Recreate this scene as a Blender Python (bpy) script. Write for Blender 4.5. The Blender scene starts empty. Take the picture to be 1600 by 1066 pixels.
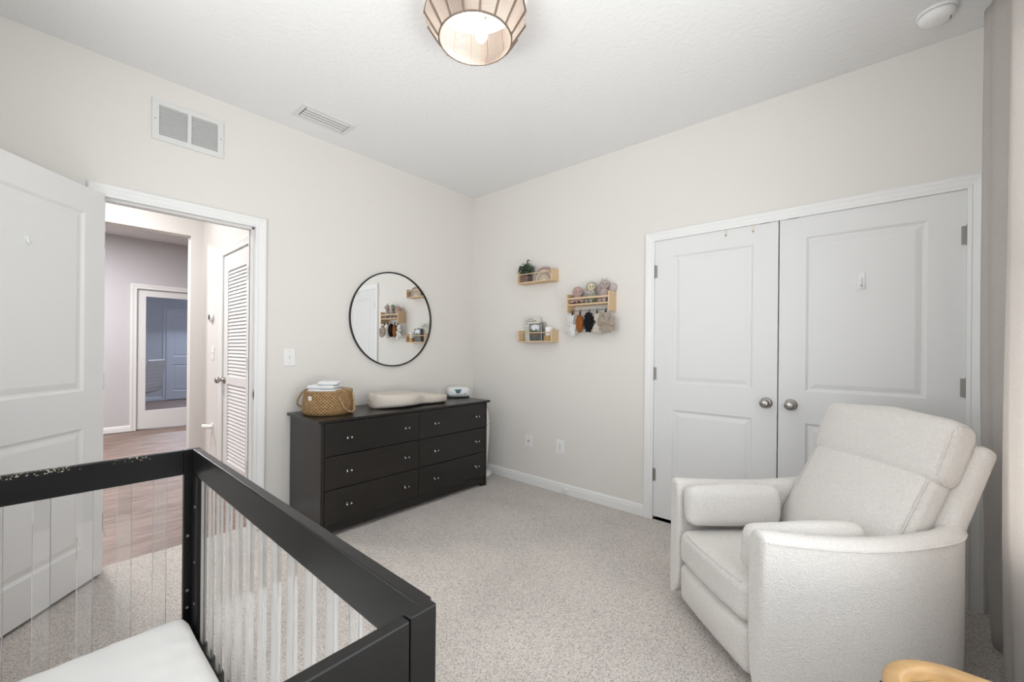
import bpy, bmesh, math, random
from mathutils import Vector, Matrix, noise
random.seed(7)
S = bpy.context.scene
C = S.collection
PI = math.pi

# ---------------------------------------------------------------- camera
F_PX, PX, PY = 646.1, 782.2, 545.5
YAW, ROLL = 0.8383, 0.0091
cam_d = bpy.data.cameras.new('camera'); cam = bpy.data.objects.new('camera', cam_d); C.objects.link(cam)
S.camera = cam
cam_d.sensor_fit = 'HORIZONTAL'; cam_d.sensor_width = 36.0
cam_d.lens = F_PX / 1600 * 36
cam_d.shift_x = (800 - PX) / 1600; cam_d.shift_y = (PY - 533) / 1600
cam_d.clip_start = 0.02
fv = Vector((math.sin(YAW), math.cos(YAW), 0)); r0 = Vector((math.cos(YAW), -math.sin(YAW), 0)); u0 = r0.cross(fv)
rv = math.cos(ROLL) * r0 + math.sin(ROLL) * u0; uv = -math.sin(ROLL) * r0 + math.cos(ROLL) * u0
cam.matrix_world = Matrix(((rv.x, uv.x, -fv.x, -2.9519), (rv.y, uv.y, -fv.y, -3.0347), (rv.z, uv.z, -fv.z, 1.2106), (0, 0, 0, 1)))

# ---------------------------------------------------------------- world, lights, exposure
w = bpy.data.worlds.new('world'); S.world = w; w.use_nodes = True
w.node_tree.nodes['Background'].inputs[0].default_value = (0.75, 0.87, 1.0, 1)
w.node_tree.nodes['Background'].inputs[1].default_value = 1.0
S.view_settings.view_transform = 'Standard'; S.view_settings.look = 'None'
S.view_settings.gamma = 1; S.view_settings.use_curve_mapping = False
S.view_settings.exposure = -0.17

def area(name, loc, rot, sx, sy, power, col=(1, 1, 1)):
    d = bpy.data.lights.new(name, 'AREA'); d.shape = 'RECTANGLE'; d.size = sx; d.size_y = sy; d.energy = power; d.color = col
    o = bpy.data.objects.new(name, d); C.objects.link(o); o.location = loc; o.rotation_euler = rot
    return o
# daylight and added ceiling fills outside the two windows of the room (wall with the curtain, wall behind the crib)
area('window_daylight', (-1.80, -3.70, 1.38), (-PI/2, 0, 0), 2.5, 2.0, 33, (0.95, 0.98, 1.0)).rotation_euler = (PI/2, 0, 0)
area('window_ground_bounce', (-1.80, -4.15, 0.30), (2.35, 0, 0), 2.6, 1.0, 76, (1.0, 0.98, 0.94))  # upward fill from below the sill, added to lift the ceiling
area('side_window_daylight', (-3.66, -2.05, 1.55), (PI/2, 0, -PI/2), 1.9, 1.7, 33, (0.95, 0.98, 1.0))
area('side_window_ground_bounce', (-4.1, -2.05, 0.55), (2.35, 0, -PI/2), 1.9, 0.9, 56, (1.0, 0.98, 0.94))  # second added uplight, brightens the ceiling from the crib side
# unseen lights added to brighten the hall, foyer and study
area('hall_lamp', (-2.9, 1.1, 2.70), (0, 0, 0), 0.35, 0.35, 34, (1.0, 0.98, 0.96))
area('foyer_lamp', (-2.9, 3.2, 2.70), (0, 0, 0), 0.5, 0.5, 92, (1.0, 0.99, 1.0))
area('study_daylight', (-.6, 8.1, 2.3), (0.9, 0, PI), 0.9, 0.6, 75, (0.82, 0.89, 1.0)).rotation_euler = (-0.9, 0, 0)  # bluish fill added inside the study, which has no window

area('study_lamp', (-2.4, 5.35, 2.6), (0, 0, 0), 0.4, 0.4, 22, (1.0, 0.98, 0.97))  # fill added to light the back of the office chair

# ---------------------------------------------------------------- materials
MATS = {}
def mat(name, col, rough=0.5, metal=0.0, spec=0.5, var=0.0, vscale=8.0, bump=0.0, bscale=200.0, bdist=0.002,
        col2=None, cscale=None, sharp=None, trans=0.0, ior=1.45, emis=None, estr=0.0, sheen=0.0, stretch=None, alpha=None, sss=0.0):
    if name in MATS: return MATS[name]
    m = bpy.data.materials.new(name); m.use_nodes = True; MATS[name] = m
    nt = m.node_tree; b = nt.nodes['Principled BSDF']; L = nt.links.new
    b.inputs['Base Color'].default_value = (*col, 1); b.inputs['Roughness'].default_value = rough
    b.inputs['Metallic'].default_value = metal; b.inputs['Specular IOR Level'].default_value = spec
    b.inputs['Transmission Weight'].default_value = trans; b.inputs['IOR'].default_value = ior
    b.inputs['Sheen Weight'].default_value = sheen
    if emis: b.inputs['Emission Color'].default_value = (*emis, 1); b.inputs['Emission Strength'].default_value = estr
    tc = nt.nodes.new('ShaderNodeTexCoord'); mp = nt.nodes.new('ShaderNodeMapping'); L(tc.outputs['Object'], mp.inputs[0])
    if stretch: mp.inputs['Scale'].default_value = stretch
    if var or col2:
        n = nt.nodes.new('ShaderNodeTexNoise'); L(mp.outputs[0], n.inputs['Vector'])
        n.inputs['Scale'].default_value = cscale or vscale; n.inputs['Detail'].default_value = 4
        rp = nt.nodes.new('ShaderNodeValToRGB'); L(n.outputs['Fac'], rp.inputs[0])
        a = sharp or (0.3, 0.7); rp.color_ramp.elements[0].position = a[0]; rp.color_ramp.elements[1].position = a[1]
        c2 = col2 or tuple(min(1, c * (1 - var)) for c in col)
        rp.color_ramp.elements[0].color = (*c2, 1); rp.color_ramp.elements[1].color = (*col, 1)
        L(rp.outputs[0], b.inputs['Base Color'])
    if bump:
        n = nt.nodes.new('ShaderNodeTexNoise'); L(mp.outputs[0], n.inputs['Vector'])
        n.inputs['Scale'].default_value = bscale; n.inputs['Detail'].default_value = 2.5
        bp = nt.nodes.new('ShaderNodeBump'); bp.inputs['Strength'].default_value = bump; bp.inputs['Distance'].default_value = bdist
        L(n.outputs['Fac'], bp.inputs['Height']); L(bp.outputs[0], b.inputs['Normal'])
    return m

M_wall = mat('wall_paint', (0.79, 0.763, 0.725), 0.75, bump=0.16, bscale=70, bdist=0.003, spec=0.25)
M_hall = mat('hall_paint', (0.72, 0.70, 0.68), 0.75, bump=0.12, bscale=70, bdist=0.003, spec=0.25)
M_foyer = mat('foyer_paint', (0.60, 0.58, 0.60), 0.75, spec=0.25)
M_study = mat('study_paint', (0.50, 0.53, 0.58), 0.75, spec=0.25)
M_ceil = mat('ceiling_paint', (0.85, 0.85, 0.85), 0.85, bump=0.55, bscale=38, bdist=0.006, spec=0.2)
M_trim = mat('trim_white', (0.86, 0.86, 0.85), 0.38, spec=0.4)
M_door = mat('door_white', (0.80, 0.80, 0.795), 0.42, spec=0.4)
M_nickel = mat('brushed_nickel', (0.42, 0.40, 0.37), 0.3, metal=1.0)
M_hinge = mat('hinge_metal', (0.36, 0.35, 0.33), 0.35, metal=1.0)
M_chrome = mat('chrome', (0.8, 0.8, 0.8), 0.08, metal=1.0)
M_plastic = mat('white_plastic', (0.88, 0.88, 0.87), 0.35)
M_greyplastic = mat('grey_plastic', (0.22, 0.22, 0.22), 0.5)
M_dark = mat('dark_gap', (0.02, 0.02, 0.02), 0.8)
M_black = mat('black_metal', (0.012, 0.012, 0.012), 0.4)
M_espresso = mat('espresso_wood', (0.0145, 0.0120, 0.010), 0.30, spec=0.6, var=0.35, vscale=6, stretch=(1, 1, 14))
M_crib = mat('black_crib_paint', (0.0080, 0.0076, 0.0074), 0.34, spec=0.45, bump=0.04, bscale=260)
M_pine = mat('pine_wood', (0.76, 0.56, 0.35), 0.55, var=0.2, vscale=9, stretch=(8, 1, 10))
M_ash = mat('ash_wood', (0.56, 0.345, 0.15), 0.45, var=0.28, vscale=7, stretch=(3, 3, 14))
M_sheet = mat('muslin_sheet', (0.90, 0.89, 0.87), 0.9, spec=0.1, bump=0.25, bscale=14, bdist=0.01)
M_glass = None

def fabric(name, col, scale=230, strength=0.5, dist=0.004, var=0.12):
    m = bpy.data.materials.new(name); m.use_nodes = True; MATS[name] = m
    nt = m.node_tree; b = nt.nodes['Principled BSDF']; L = nt.links.new
    b.inputs['Roughness'].default_value = 0.95; b.inputs['Specular IOR Level'].default_value = 0.15; b.inputs['Sheen Weight'].default_value = 0.15
    tc = nt.nodes.new('ShaderNodeTexCoord')
    v = nt.nodes.new('ShaderNodeTexVoronoi'); v.inputs['Scale'].default_value = scale; L(tc.outputs['Object'], v.inputs['Vector'])
    n = nt.nodes.new('ShaderNodeTexNoise'); n.inputs['Scale'].default_value = scale * 0.7; n.inputs['Detail'].default_value = 3; L(tc.outputs['Object'], n.inputs['Vector'])
    mx = nt.nodes.new('ShaderNodeMath'); mx.operation = 'ADD'; L(v.outputs['Distance'], mx.inputs[0]); L(n.outputs['Fac'], mx.inputs[1])
    bp = nt.nodes.new('ShaderNodeBump'); bp.inputs['Strength'].default_value = strength; bp.inputs['Distance'].default_value = dist
    L(mx.outputs[0], bp.inputs['Height']); L(bp.outputs[0], b.inputs['Normal'])
    rp = nt.nodes.new('ShaderNodeValToRGB'); L(n.outputs['Fac'], rp.inputs[0])
    rp.color_ramp.elements[0].position = 0.3; rp.color_ramp.elements[0].color = (*[c * (1 - var) for c in col], 1)
    rp.color_ramp.elements[1].position = 0.7; rp.color_ramp.elements[1].color = (*col, 1)
    L(rp.outputs[0], b.inputs['Base Color'])
    return m
M_boucle = fabric('cream_boucle', (0.80, 0.77, 0.735), 200, 0.5, 0.004, 0.10)
M_curtain = fabric('linen_curtain', (0.80, 0.76, 0.725), 420, 0.25, 0.002, 0.14)
def make_translucent(m, f):
    nt = m.node_tree; L = nt.links.new; b = nt.nodes['Principled BSDF']; t_ = nt.nodes.new('ShaderNodeBsdfTranslucent'); mx = nt.nodes.new('ShaderNodeMixShader')
    L(b.inputs['Base Color'].links[0].from_socket, t_.inputs[0]); mx.inputs[0].default_value = f; L(b.outputs[0], mx.inputs[1]); L(t_.outputs[0], mx.inputs[2]); L(mx.outputs[0], nt.nodes['Material Output'].inputs[0])
make_translucent(M_curtain, .45)
M_pad = mat('changing_pad_foam', (0.66, 0.60, 0.53), 0.5, spec=0.3)

# carpet: cut pile, speckled
def carpet():
    m = bpy.data.materials.new('cut_pile_carpet'); m.use_nodes = True
    nt = m.node_tree; b = nt.nodes['Principled BSDF']; L = nt.links.new
    b.inputs['Roughness'].default_value = 1.0; b.inputs['Specular IOR Level'].default_value = 0.05; b.inputs['Sheen Weight'].default_value = 0.2
    tc = nt.nodes.new('ShaderNodeTexCoord')
    def nz(sc, det, ro=0.5):
        n = nt.nodes.new('ShaderNodeTexNoise'); n.inputs['Scale'].default_value = sc; n.inputs['Detail'].default_value = det; n.inputs['Roughness'].default_value = ro
        L(tc.outputs['Object'], n.inputs['Vector']); return n
    a = nz(175, 2.5, 0.8); big = nz(2.2, 3)
    rp = nt.nodes.new('ShaderNodeValToRGB'); L(a.outputs['Fac'], rp.inputs[0])
    e = rp.color_ramp.elements; e[0].position = 0.32; e[0].color = (0.27, 0.23, 0.20, 1); e[1].position = 0.56; e[1].color = (0.83, 0.765, 0.71, 1)
    e2 = rp.color_ramp.elements.new(0.45); e2.color = (0.60, 0.55, 0.51, 1)
    mx = nt.nodes.new('ShaderNodeMix'); mx.data_type = 'RGBA'; mx.blend_type = 'MULTIPLY'
    r2 = nt.nodes.new('ShaderNodeValToRGB'); L(big.outputs['Fac'], r2.inputs[0])
    r2.color_ramp.elements[0].position = 0.3; r2.color_ramp.elements[0].color = (0.86, 0.86, 0.86, 1); r2.color_ramp.elements[1].position = 0.65
    mx.inputs[0].default_value = 1.0; L(rp.outputs[0], mx.inputs[6]); L(r2.outputs[0], mx.inputs[7]); L(mx.outputs[2], b.inputs['Base Color'])
    bp = nt.nodes.new('ShaderNodeBump'); bp.inputs['Strength'].default_value = 0.8; bp.inputs['Distance'].default_value = 0.008
    L(a.outputs['Fac'], bp.inputs['Height']); L(bp.outputs[0], b.inputs['Normal'])
    return m
M_carpet = carpet()

def tile():
    m = bpy.data.materials.new('stone_look_tile'); m.use_nodes = True
    nt = m.node_tree; b = nt.nodes['Principled BSDF']; L = nt.links.new
    b.inputs['Roughness'].default_value = 0.5
    tc = nt.nodes.new('ShaderNodeTexCoord'); mp = nt.nodes.new('ShaderNodeMapping'); L(tc.outputs['Object'], mp.inputs[0])
    mp.inputs['Location'].default_value = (0.27, 0.31, 0)
    br = nt.nodes.new('ShaderNodeTexBrick'); L(mp.outputs[0], br.inputs['Vector'])
    br.inputs['Scale'].default_value = 1.0; br.inputs['Brick Width'].default_value = 1.2; br.inputs['Row Height'].default_value = 0.6
    br.inputs['Mortar Size'].default_value = 0.004; br.offset = 0.5
    n = nt.nodes.new('ShaderNodeTexNoise'); n.inputs['Scale'].default_value = 3.5; n.inputs['Detail'].default_value = 8; n.inputs['Roughness'].default_value = 0.7
    m2 = nt.nodes.new('ShaderNodeMapping'); m2.inputs['Scale'].default_value = (1, 4.0, 1); L(tc.outputs['Object'], m2.inputs[0]); L(m2.outputs[0], n.inputs['Vector'])
    rp = nt.nodes.new('ShaderNodeValToRGB'); L(n.outputs['Fac'], rp.inputs[0])
    rp.color_ramp.elements[0].position = 0.32; rp.color_ramp.elements[0].color = (0.13, 0.080, 0.060, 1)
    rp.color_ramp.elements[1].position = 0.68; rp.color_ramp.elements[1].color = (0.34, 0.245, 0.20, 1)
    L(rp.outputs[0], br.inputs['Color1']); L(rp.outputs[0], br.inputs['Color2']); br.inputs['Mortar'].default_value = (0.16, 0.13, 0.12, 1)
    L(br.outputs['Color'], b.inputs['Base Color'])
    return m
M_tile = tile()

def acrylic(name='clear_acrylic', tint=(1, 1, 1)):
    m = bpy.data.materials.new(name); m.use_nodes = True; nt = m.node_tree
    b = nt.nodes['Principled BSDF']; b.inputs['Base Color'].default_value = (*tint, 1)
    b.inputs['Transmission Weight'].default_value = 1.0; b.inputs['Roughness'].default_value = 0.0; b.inputs['IOR'].default_value = 1.49
    return m
M_acrylic = acrylic()
nt = M_acrylic.node_tree; L = nt.links.new; lw = nt.nodes.new('ShaderNodeLayerWeight'); lw.inputs['Blend'].default_value = .5
pw = nt.nodes.new('ShaderNodeMath'); pw.operation = 'POWER'; pw.inputs[1].default_value = 2; L(lw.outputs['Facing'], pw.inputs[0])
ma = nt.nodes.new('ShaderNodeMath'); ma.operation = 'MULTIPLY_ADD'; ma.inputs[1].default_value = .60; ma.inputs[2].default_value = .05; L(pw.outputs[0], ma.inputs[0])
df = nt.nodes.new('ShaderNodeBsdfDiffuse'); df.inputs[0].default_value = (.85, .84, .82, 1); tl = nt.nodes.new('ShaderNodeBsdfTranslucent'); tl.inputs[0].default_value = (.85, .84, .82, 1)  # painted milky sheen: white mixed in, stronger at grazing view
hz = nt.nodes.new('ShaderNodeMixShader'); L(df.outputs[0], hz.inputs[1]); L(tl.outputs[0], hz.inputs[2])
mx = nt.nodes.new('ShaderNodeMixShader'); L(ma.outputs[0], mx.inputs[0]); L(nt.nodes['Principled BSDF'].outputs[0], mx.inputs[1]); L(hz.outputs[0], mx.inputs[2]); L(mx.outputs[0], nt.nodes['Material Output'].inputs[0])

def pane_mat(name, tint=(1, 1, 1), base=0.04, ior=1.45, rough=0.0):
    m = bpy.data.materials.new(name); m.use_nodes = True; nt = m.node_tree; nt.nodes.remove(nt.nodes['Principled BSDF'])
    out = nt.nodes['Material Output']; t = nt.nodes.new('ShaderNodeBsdfTransparent'); t.inputs[0].default_value = (*tint, 1)
    g = nt.nodes.new('ShaderNodeBsdfGlossy'); g.inputs['Roughness'].default_value = rough
    L = nt.links.new; lw = nt.nodes.new('ShaderNodeLayerWeight'); lw.inputs['Blend'].default_value = .5
    pw = nt.nodes.new('ShaderNodeMath'); pw.operation = 'POWER'; pw.inputs[1].default_value = 5; L(lw.outputs['Facing'], pw.inputs[0])
    ma = nt.nodes.new('ShaderNodeMath'); ma.operation = 'MULTIPLY_ADD'; ma.inputs[1].default_value = .9; ma.inputs[2].default_value = base; L(pw.outputs[0], ma.inputs[0])
    mx = nt.nodes.new('ShaderNodeMixShader')
    L(ma.outputs[0], mx.inputs[0]); L(t.outputs[0], mx.inputs[1]); L(g.outputs[0], mx.inputs[2]); L(mx.outputs[0], out.inputs[0])
    return m
M_pane = pane_mat('window_glass')
M_doorglass = pane_mat('study_door_glass', (0.86, 0.88, 0.92))

# ---------------------------------------------------------------- mesh helpers
class MB:
    def __init__(s): s.v = []; s.f = []; s.m = []; s.s = []
    def add(s, vs, fs, mi=0, smooth=False, M=None):
        o = len(s.v)
        for p in vs:
            p = Vector(p); s.v.append(M @ p if M else p)
        for f in fs: s.f.append([i + o for i in f]); s.m.append(mi); s.s.append(smooth)
        return s
    def box(s, a, b, mi=0, bev=0.0, M=None, seg=2):
        a = [min(x, y) for x, y in zip(a, b)] if False else a
        x0, y0, z0 = [min(a[i], b[i]) for i in range(3)]; x1, y1, z1 = [max(a[i], b[i]) for i in range(3)]
        vs = [(x0, y0, z0), (x1, y0, z0), (x1, y1, z0), (x0, y1, z0), (x0, y0, z1), (x1, y0, z1), (x1, y1, z1), (x0, y1, z1)]
        fs = [(0, 3, 2, 1), (4, 5, 6, 7), (0, 1, 5, 4), (1, 2, 6, 5), (2, 3, 7, 6), (3, 0, 4, 7)]
        if bev <= 0: return s.add(vs, fs, mi, False, M)
        bm = bmesh.new(); bv = [bm.verts.new(v) for v in vs]
        for f in fs: bm.faces.new([bv[i] for i in f])
        bmesh.ops.bevel(bm, geom=list(bm.edges), offset=bev, segments=seg, profile=0.5, affect='EDGES')
        return s.frombm(bm, mi, False, M)
    def frombm(s, bm, mi=0, smooth=False, M=None):
        bm.verts.index_update()
        s.add([v.co.copy() for v in bm.verts], [[v.index for v in f.verts] for f in bm.faces], mi, smooth, M); bm.free(); return s
    def lathe(s, prof, n=32, mi=0, M=None, cap=True, smooth=True):
        vs = []; fs = []
        for r, z in prof:
            for k in range(n): a = 2 * PI * k / n; vs.append((r * math.cos(a), r * math.sin(a), z))
        for i in range(len(prof) - 1):
            for k in range(n):
                k2 = (k + 1) % n; fs.append((i*n+k, i*n+k2, (i+1)*n+k2, (i+1)*n+k))
        s.add(vs, fs, mi, smooth, M)
        if cap:
            if prof[0][0] > 1e-5: s.add(vs[:n], [list(range(n))[::-1]], mi, False, M)
            if prof[-1][0] > 1e-5: s.add(vs[-n:], [list(range(n))], mi, False, M)
        return s
    def tube(s, pts, r, n=10, mi=0, closed=False, cap=True, M=None):
        pts = [Vector(p) for p in pts]; N = len(pts); vs = []; fs = []
        up = None
        for i, p in enumerate(pts):
            t = (pts[(i+1) % N] - pts[i-1]) if closed else (pts[min(i+1, N-1)] - pts[max(i-1, 0)])
            t.normalize()
            if up is None: up = t.orthogonal().normalized()
            up = (up - t * up.dot(t)); up = up.normalized() if up.length > 1e-6 else t.orthogonal().normalized()
            sd = t.cross(up); rr = r(i / max(1, N-1)) if callable(r) else r
            for k in range(n):
                a = 2*PI*k/n; vs.append(p + up*rr*math.cos(a) + sd*rr*math.sin(a))
        for i in range(N if closed else N-1):
            j = (i+1) % N
            for k in range(n): k2 = (k+1) % n; fs.append((i*n+k, i*n+k2, j*n+k2, j*n+k))
        s.add(vs, fs, mi, True, M)
        if cap and not closed:
            s.add(vs[:n], [list(range(n))[::-1]], mi, False, M); s.add(vs[-n:], [list(range(n))], mi, False, M)
        return s
    def grid(s, P, mi=0, smooth=True, cu=False, cv=False, M=None):
        nu = len(P); nv = len(P[0]); vs = [p for row in P for p in row]; fs = []
        for i in range(nu if cu else nu-1):
            for j in range(nv if cv else nv-1):
                i2 = (i+1) % nu; j2 = (j+1) % nv; fs.append((i*nv+j, i2*nv+j, i2*nv+j2, i*nv+j2))
        return s.add(vs, fs, mi, smooth, M)
    def cushion(s, size, r, bulge=(0, 0, 0), n=10, mi=0, M=None, fn=None):
        hx, hy, hz = [a/2 for a in size]
        def ax(h):
            c = h - r; pts = [-h + r*(1-math.cos(PI/2*k/3)) for k in range(3)]
            inner = [-c + 2*c*k/n for k in range(n+1)]
            return pts + inner + [-p for p in pts[::-1]]
        A = [ax(hx), ax(hy), ax(hz)]; H = (hx, hy, hz)
        bm = bmesh.new(); cache = {}
        def vert(q):
            key = tuple(round(c, 5) for c in q)
            if key in cache: return cache[key]
            u = Vector([q[i]/H[i] for i in range(3)])
            inner = Vector([max(-(H[i]-r), min(H[i]-r, q[i])) for i in range(3)]); d = Vector(q) - inner
            p = inner + (d.normalized()*r if d.length > 1e-9 else d)
            for i in range(3):
                j, k = (i+1) % 3, (i+2) % 3
                p[i] += bulge[i]*u[i]*(1-u[j]**2)*(1-u[k]**2)
            if fn: p = fn(p, u)
            v = bm.verts.new(p); cache[key] = v; return v
        for i in range(3):
            j, k = (i+1) % 3, (i+2) % 3
            for sg in (-1, 1):
                for a in range(len(A[j])-1):
                    for b in range(len(A[k])-1):
                        c4 = []
                        for (aa, bb) in ((a, b), (a+1, b), (a+1, b+1), (a, b+1)):
                            q = [0, 0, 0]; q[i] = sg*H[i]; q[j] = A[j][aa]; q[k] = A[k][bb]; c4.append(vert(q))
                        if sg < 0: c4.reverse()
                        if len(set(c4)) == 4:
                            try: bm.faces.new(c4)
                            except ValueError: pass
        return s.frombm(bm, mi, True, M)
    def ell(s, c, r, mi=0, n=16, M=None, fn=None):
        P = []
        for i in range(n+1):
            th = PI*i/n; row = []
            for k in range(2*n):
                a = 2*PI*k/(2*n); q = Vector((math.sin(th)*math.cos(a), math.sin(th)*math.sin(a), math.cos(th)))
                p = Vector((c[0]+r[0]*q.x, c[1]+r[1]*q.y, c[2]+r[2]*q.z))
                row.append(fn(p, q) if fn else p)
            P.append(row)
        return s.grid(P, mi, True, False, True, M)
    def prism(s, poly, z0, z1, mi=0, M=None):
        n = len(poly); vs = [(x, y, z0) for x, y in poly] + [(x, y, z1) for x, y in poly]
        fs = [tuple(range(n))[::-1], tuple(range(n, 2*n))] + [(i, (i+1) % n, n+(i+1) % n, n+i) for i in range(n)]
        return s.add(vs, fs, mi, False, M)

def ring_frame(m, s0, s1, z0, z1, b, d0, d1, M=None, mid=None):
    m.box((s0, d0, z0), (s1, d1, z0+b), M=M); m.box((s0, d0, z1-b), (s1, d1, z1), M=M)
    m.box((s0, d0, z0+b+1e-4), (s0+b, d1, z1-b-1e-4), M=M); m.box((s1-b, d0, z0+b+1e-4), (s1, d1, z1-b-1e-4), M=M)
    if mid: m.box((mid-.009, d0, z0+b+1e-4), (mid+.009, d1, z1-b-1e-4), M=M)
WM = {}
def setp(o, label=None, cat=None, group=None, kind=None):
    if label: o['label'] = label
    if cat: o['category'] = cat
    if group: o['group'] = group
    if kind: o['kind'] = kind
    return o
def obj(name, mb, mats, parent=None, origin=None, loc_mat=None):
    """verts in mb are world coordinates unless loc_mat is given (then they are local to it)"""
    if not isinstance(mats, (list, tuple)): mats = [mats]
    if loc_mat is None:
        if parent is not None: loc_mat = WM[parent]
        else:
            xs = [v.x for v in mb.v]; ys = [v.y for v in mb.v]; zs = [v.z for v in mb.v]
            loc_mat = Matrix.Translation(origin or ((min(xs)+max(xs))/2, (min(ys)+max(ys))/2, min(zs)))
        inv = loc_mat.inverted(); vs = [inv @ v for v in mb.v]
    else: vs = mb.v
    me = bpy.data.meshes.new(name); me.from_pydata([tuple(v) for v in vs], [], mb.f)
    for m in mats: me.materials.append(m)
    me.polygons.foreach_set('material_index', mb.m); me.polygons.foreach_set('use_smooth', mb.s)
    bm = bmesh.new(); bm.from_mesh(me); bmesh.ops.recalc_face_normals(bm, faces=bm.faces); bm.to_mesh(me); bm.free(); me.update()
    o = bpy.data.objects.new(name, me); C.objects.link(o)
    if parent is not None:
        o.parent = parent; o.matrix_local = WM[parent].inverted() @ loc_mat
    else: o.matrix_world = loc_mat
    WM[o] = loc_mat
    return o
def thing(name, label, cat, mtx, group=None, kind=None):
    o = bpy.data.objects.new(name, None); C.objects.link(o); o.empty_display_size = 0.05
    if not isinstance(mtx, Matrix): mtx = Matrix.Translation(mtx)
    o.matrix_world = mtx; WM[o] = mtx
    return setp(o, label, cat, group, kind)
def struct(name, mb, m, label=None, parent=None):
    o = obj(name, mb, m, parent)
    if parent is None: o['kind'] = 'structure'
    if label: o['label'] = label
    return o
def frame(o, s, n):   # s, d, z  -> world ; columns s, n, up
    s = Vector(s); n = Vector(n)
    return Matrix(((s.x, n.x, 0, o[0]), (s.y, n.y, 0, o[1]), (s.z, n.z, 1, o[2]), (0, 0, 0, 1)))
def look(z, p, x=None):  # matrix with local z along z at p
    z = Vector(z).normalized(); x = Vector(x) if x else z.orthogonal(); x = (x - z*x.dot(z)).normalized(); y = z.cross(x)
    return Matrix(((x.x, y.x, z.x, p[0]), (x.y, y.y, z.y, p[1]), (x.z, y.z, z.z, p[2]), (0, 0, 0, 1)))
def nz(p, s, a):
    return Vector(noise.noise_vector(Vector(p)*s))*a

H = 2.743
XD, YC = -3.40, -3.478          # wall behind crib, wall with the windows
AX0, AX1, DH = -2.735, -2.005, 2.005   # hall door opening
# ---------------------------------------------------------------- shell of the room
m = MB(); m.box((XD-0.12, YC-0.12, -0.1), (0.12, 0.09, 0)); struct('floor', m, M_carpet)
m = MB(); m.box((-5.2, 0.09, -0.12), (1.6, 8.9, -0.008)); struct('floor_tile', m, M_tile)
m = MB(); m.box((-5.2, YC-0.14, H), (1.6, 8.9, H+0.1)); struct('ceiling', m, M_ceil)
m = MB(); m.box((XD-0.12, 0, 0), (AX0-0.02, 0.115, H)); m.box((AX0-0.02, 0, DH+0.02), (AX1+0.02, 0.115, H)); m.box((AX1+0.02, 0, 0), (0, 0.115, H))
struct('wall_left', m, M_wall)
CY0, CYM, CY1, CH = -1.862, -2.614, -3.370, 1.998
m = MB(); m.box((0, CY0+0.02, 0), (0.115, 0.115, H)); m.box((0, CY1-0.02, CH+0.02), (0.115, CY0+0.02, H)); m.box((0, YC-0.12, 0), (0.115, CY1-0.02, H))
struct('wall_right', m, M_wall)
m = MB(); m.box((0.7, YC-0.1, 0), (0.75, -1.6, H)); m.box((0.115, -1.65, 0), (0.7, -1.6, H)); m.box((0.115, YC-0.1, 0), (0.7, YC-0.05, H)); m.box((0.0, YC, -0.05), (0.7, -1.6, 0.0))
struct('wall_closet', m, M_wall)
# wall with window (right of / behind the camera) and wall behind the crib
WX0, WX1, WZ0, WZ1 = -2.95, -0.65, 0.45, 2.35
m = MB(); m.box((XD-0.12, YC-0.12, 0), (WX0, YC, H)); m.box((WX1, YC-0.12, 0), (0, YC, H)); m.box((WX0, YC-0.12, 0), (WX1, YC, WZ0)); m.box((WX0, YC-0.12, WZ1), (WX1, YC, H))
struct('wall_back', m, M_wall)
VY0, VY1 = -2.95, -1.15
m = MB(); m.box((XD-0.12, YC, 0), (XD, VY0, H)); m.box((XD-0.12, VY1, 0), (XD, 0, H)); m.box((XD-0.12, VY0, 0), (XD, VY1, WZ0+.30)); m.box((XD-0.12, VY0, WZ1), (XD, VY1, H))
struct('wall_crib_side', m, M_wall)
def window(n, fr, W, z0, z1):
    m = MB()
    ring_frame(m, 0, W, z0, z1, .04, -.09, -.04, fr)
    m.box((.0401, -0.09, (z0+z1)/2-.02), (W-.0401, -0.04, (z0+z1)/2+.02), M=fr)
    o = struct('window_%d' % n, m, M_trim, 'white single hung window frame')
    g = MB(); g.box((.03, -0.068, z0+.03), (W-.03, -0.062, z1-.03), M=fr); obj('pane', g, M_pane, o)
window(1, frame((WX0, YC, 0), (1, 0, 0), (0, 1, 0)), WX1-WX0, WZ0, WZ1)
window(2, frame((XD, VY0, 0), (0, 1, 0), (1, 0, 0)), VY1-VY0, WZ0+.30, WZ1)

# ---------------------------------------------------------------- trim profiles
CAS = [(-0.004, 0), (-0.004, .011), (.010, .013), (.014, .011), (.034, .015), (.040, .018), (.055, .020), (.062, .014), (.062, 0)]
def casing(mb, fr, s0, s1, h):
    P = [[Vector((s0-u, d, 0)) for u, d in CAS], [Vector((s0-u, d, h+u)) for u, d in CAS], [Vector((s1+u, d, h+u)) for u, d in CAS], [Vector((s1+u, d, 0)) for u, d in CAS]]
    mb.grid(P, smooth=False, M=fr)
def jamb(mb, fr, s0, s1, h, depth, stop=None):
    t = 0.019
    mb.box((s0-t, 0.001, 0), (s0, -depth, h), M=fr); mb.box((s1, 0.001, 0), (s1+t, -depth, h), M=fr); mb.box((s0-t, 0.001, h), (s1+t, -depth, h+t), M=fr)
    if stop:
        a, b = stop
        mb.box((s0, -a, 0), (s0+.011, -b, h), M=fr); mb.box((s1-.011, -a, 0), (s1, -b, h), M=fr); mb.box((s0, -a, h-.011), (s1, -b, h), M=fr)
BAS = [(0, 0), (.013, 0), (.013, .052), (.009, .060), (.011, .066), (.007, .076), (.002, .084), (0, .084)]
def baseboard(mb, fr, s0, s1):
    P = [[Vector((s0, d, z)) for d, z in BAS], [Vector((s1, d, z)) for d, z in BAS]]
    mb.grid(P, smooth=False, cv=True, M=fr)
    mb.add(P[0], [range(len(BAS))], M=fr); mb.add(P[1], [range(len(BAS))], M=fr)
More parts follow.
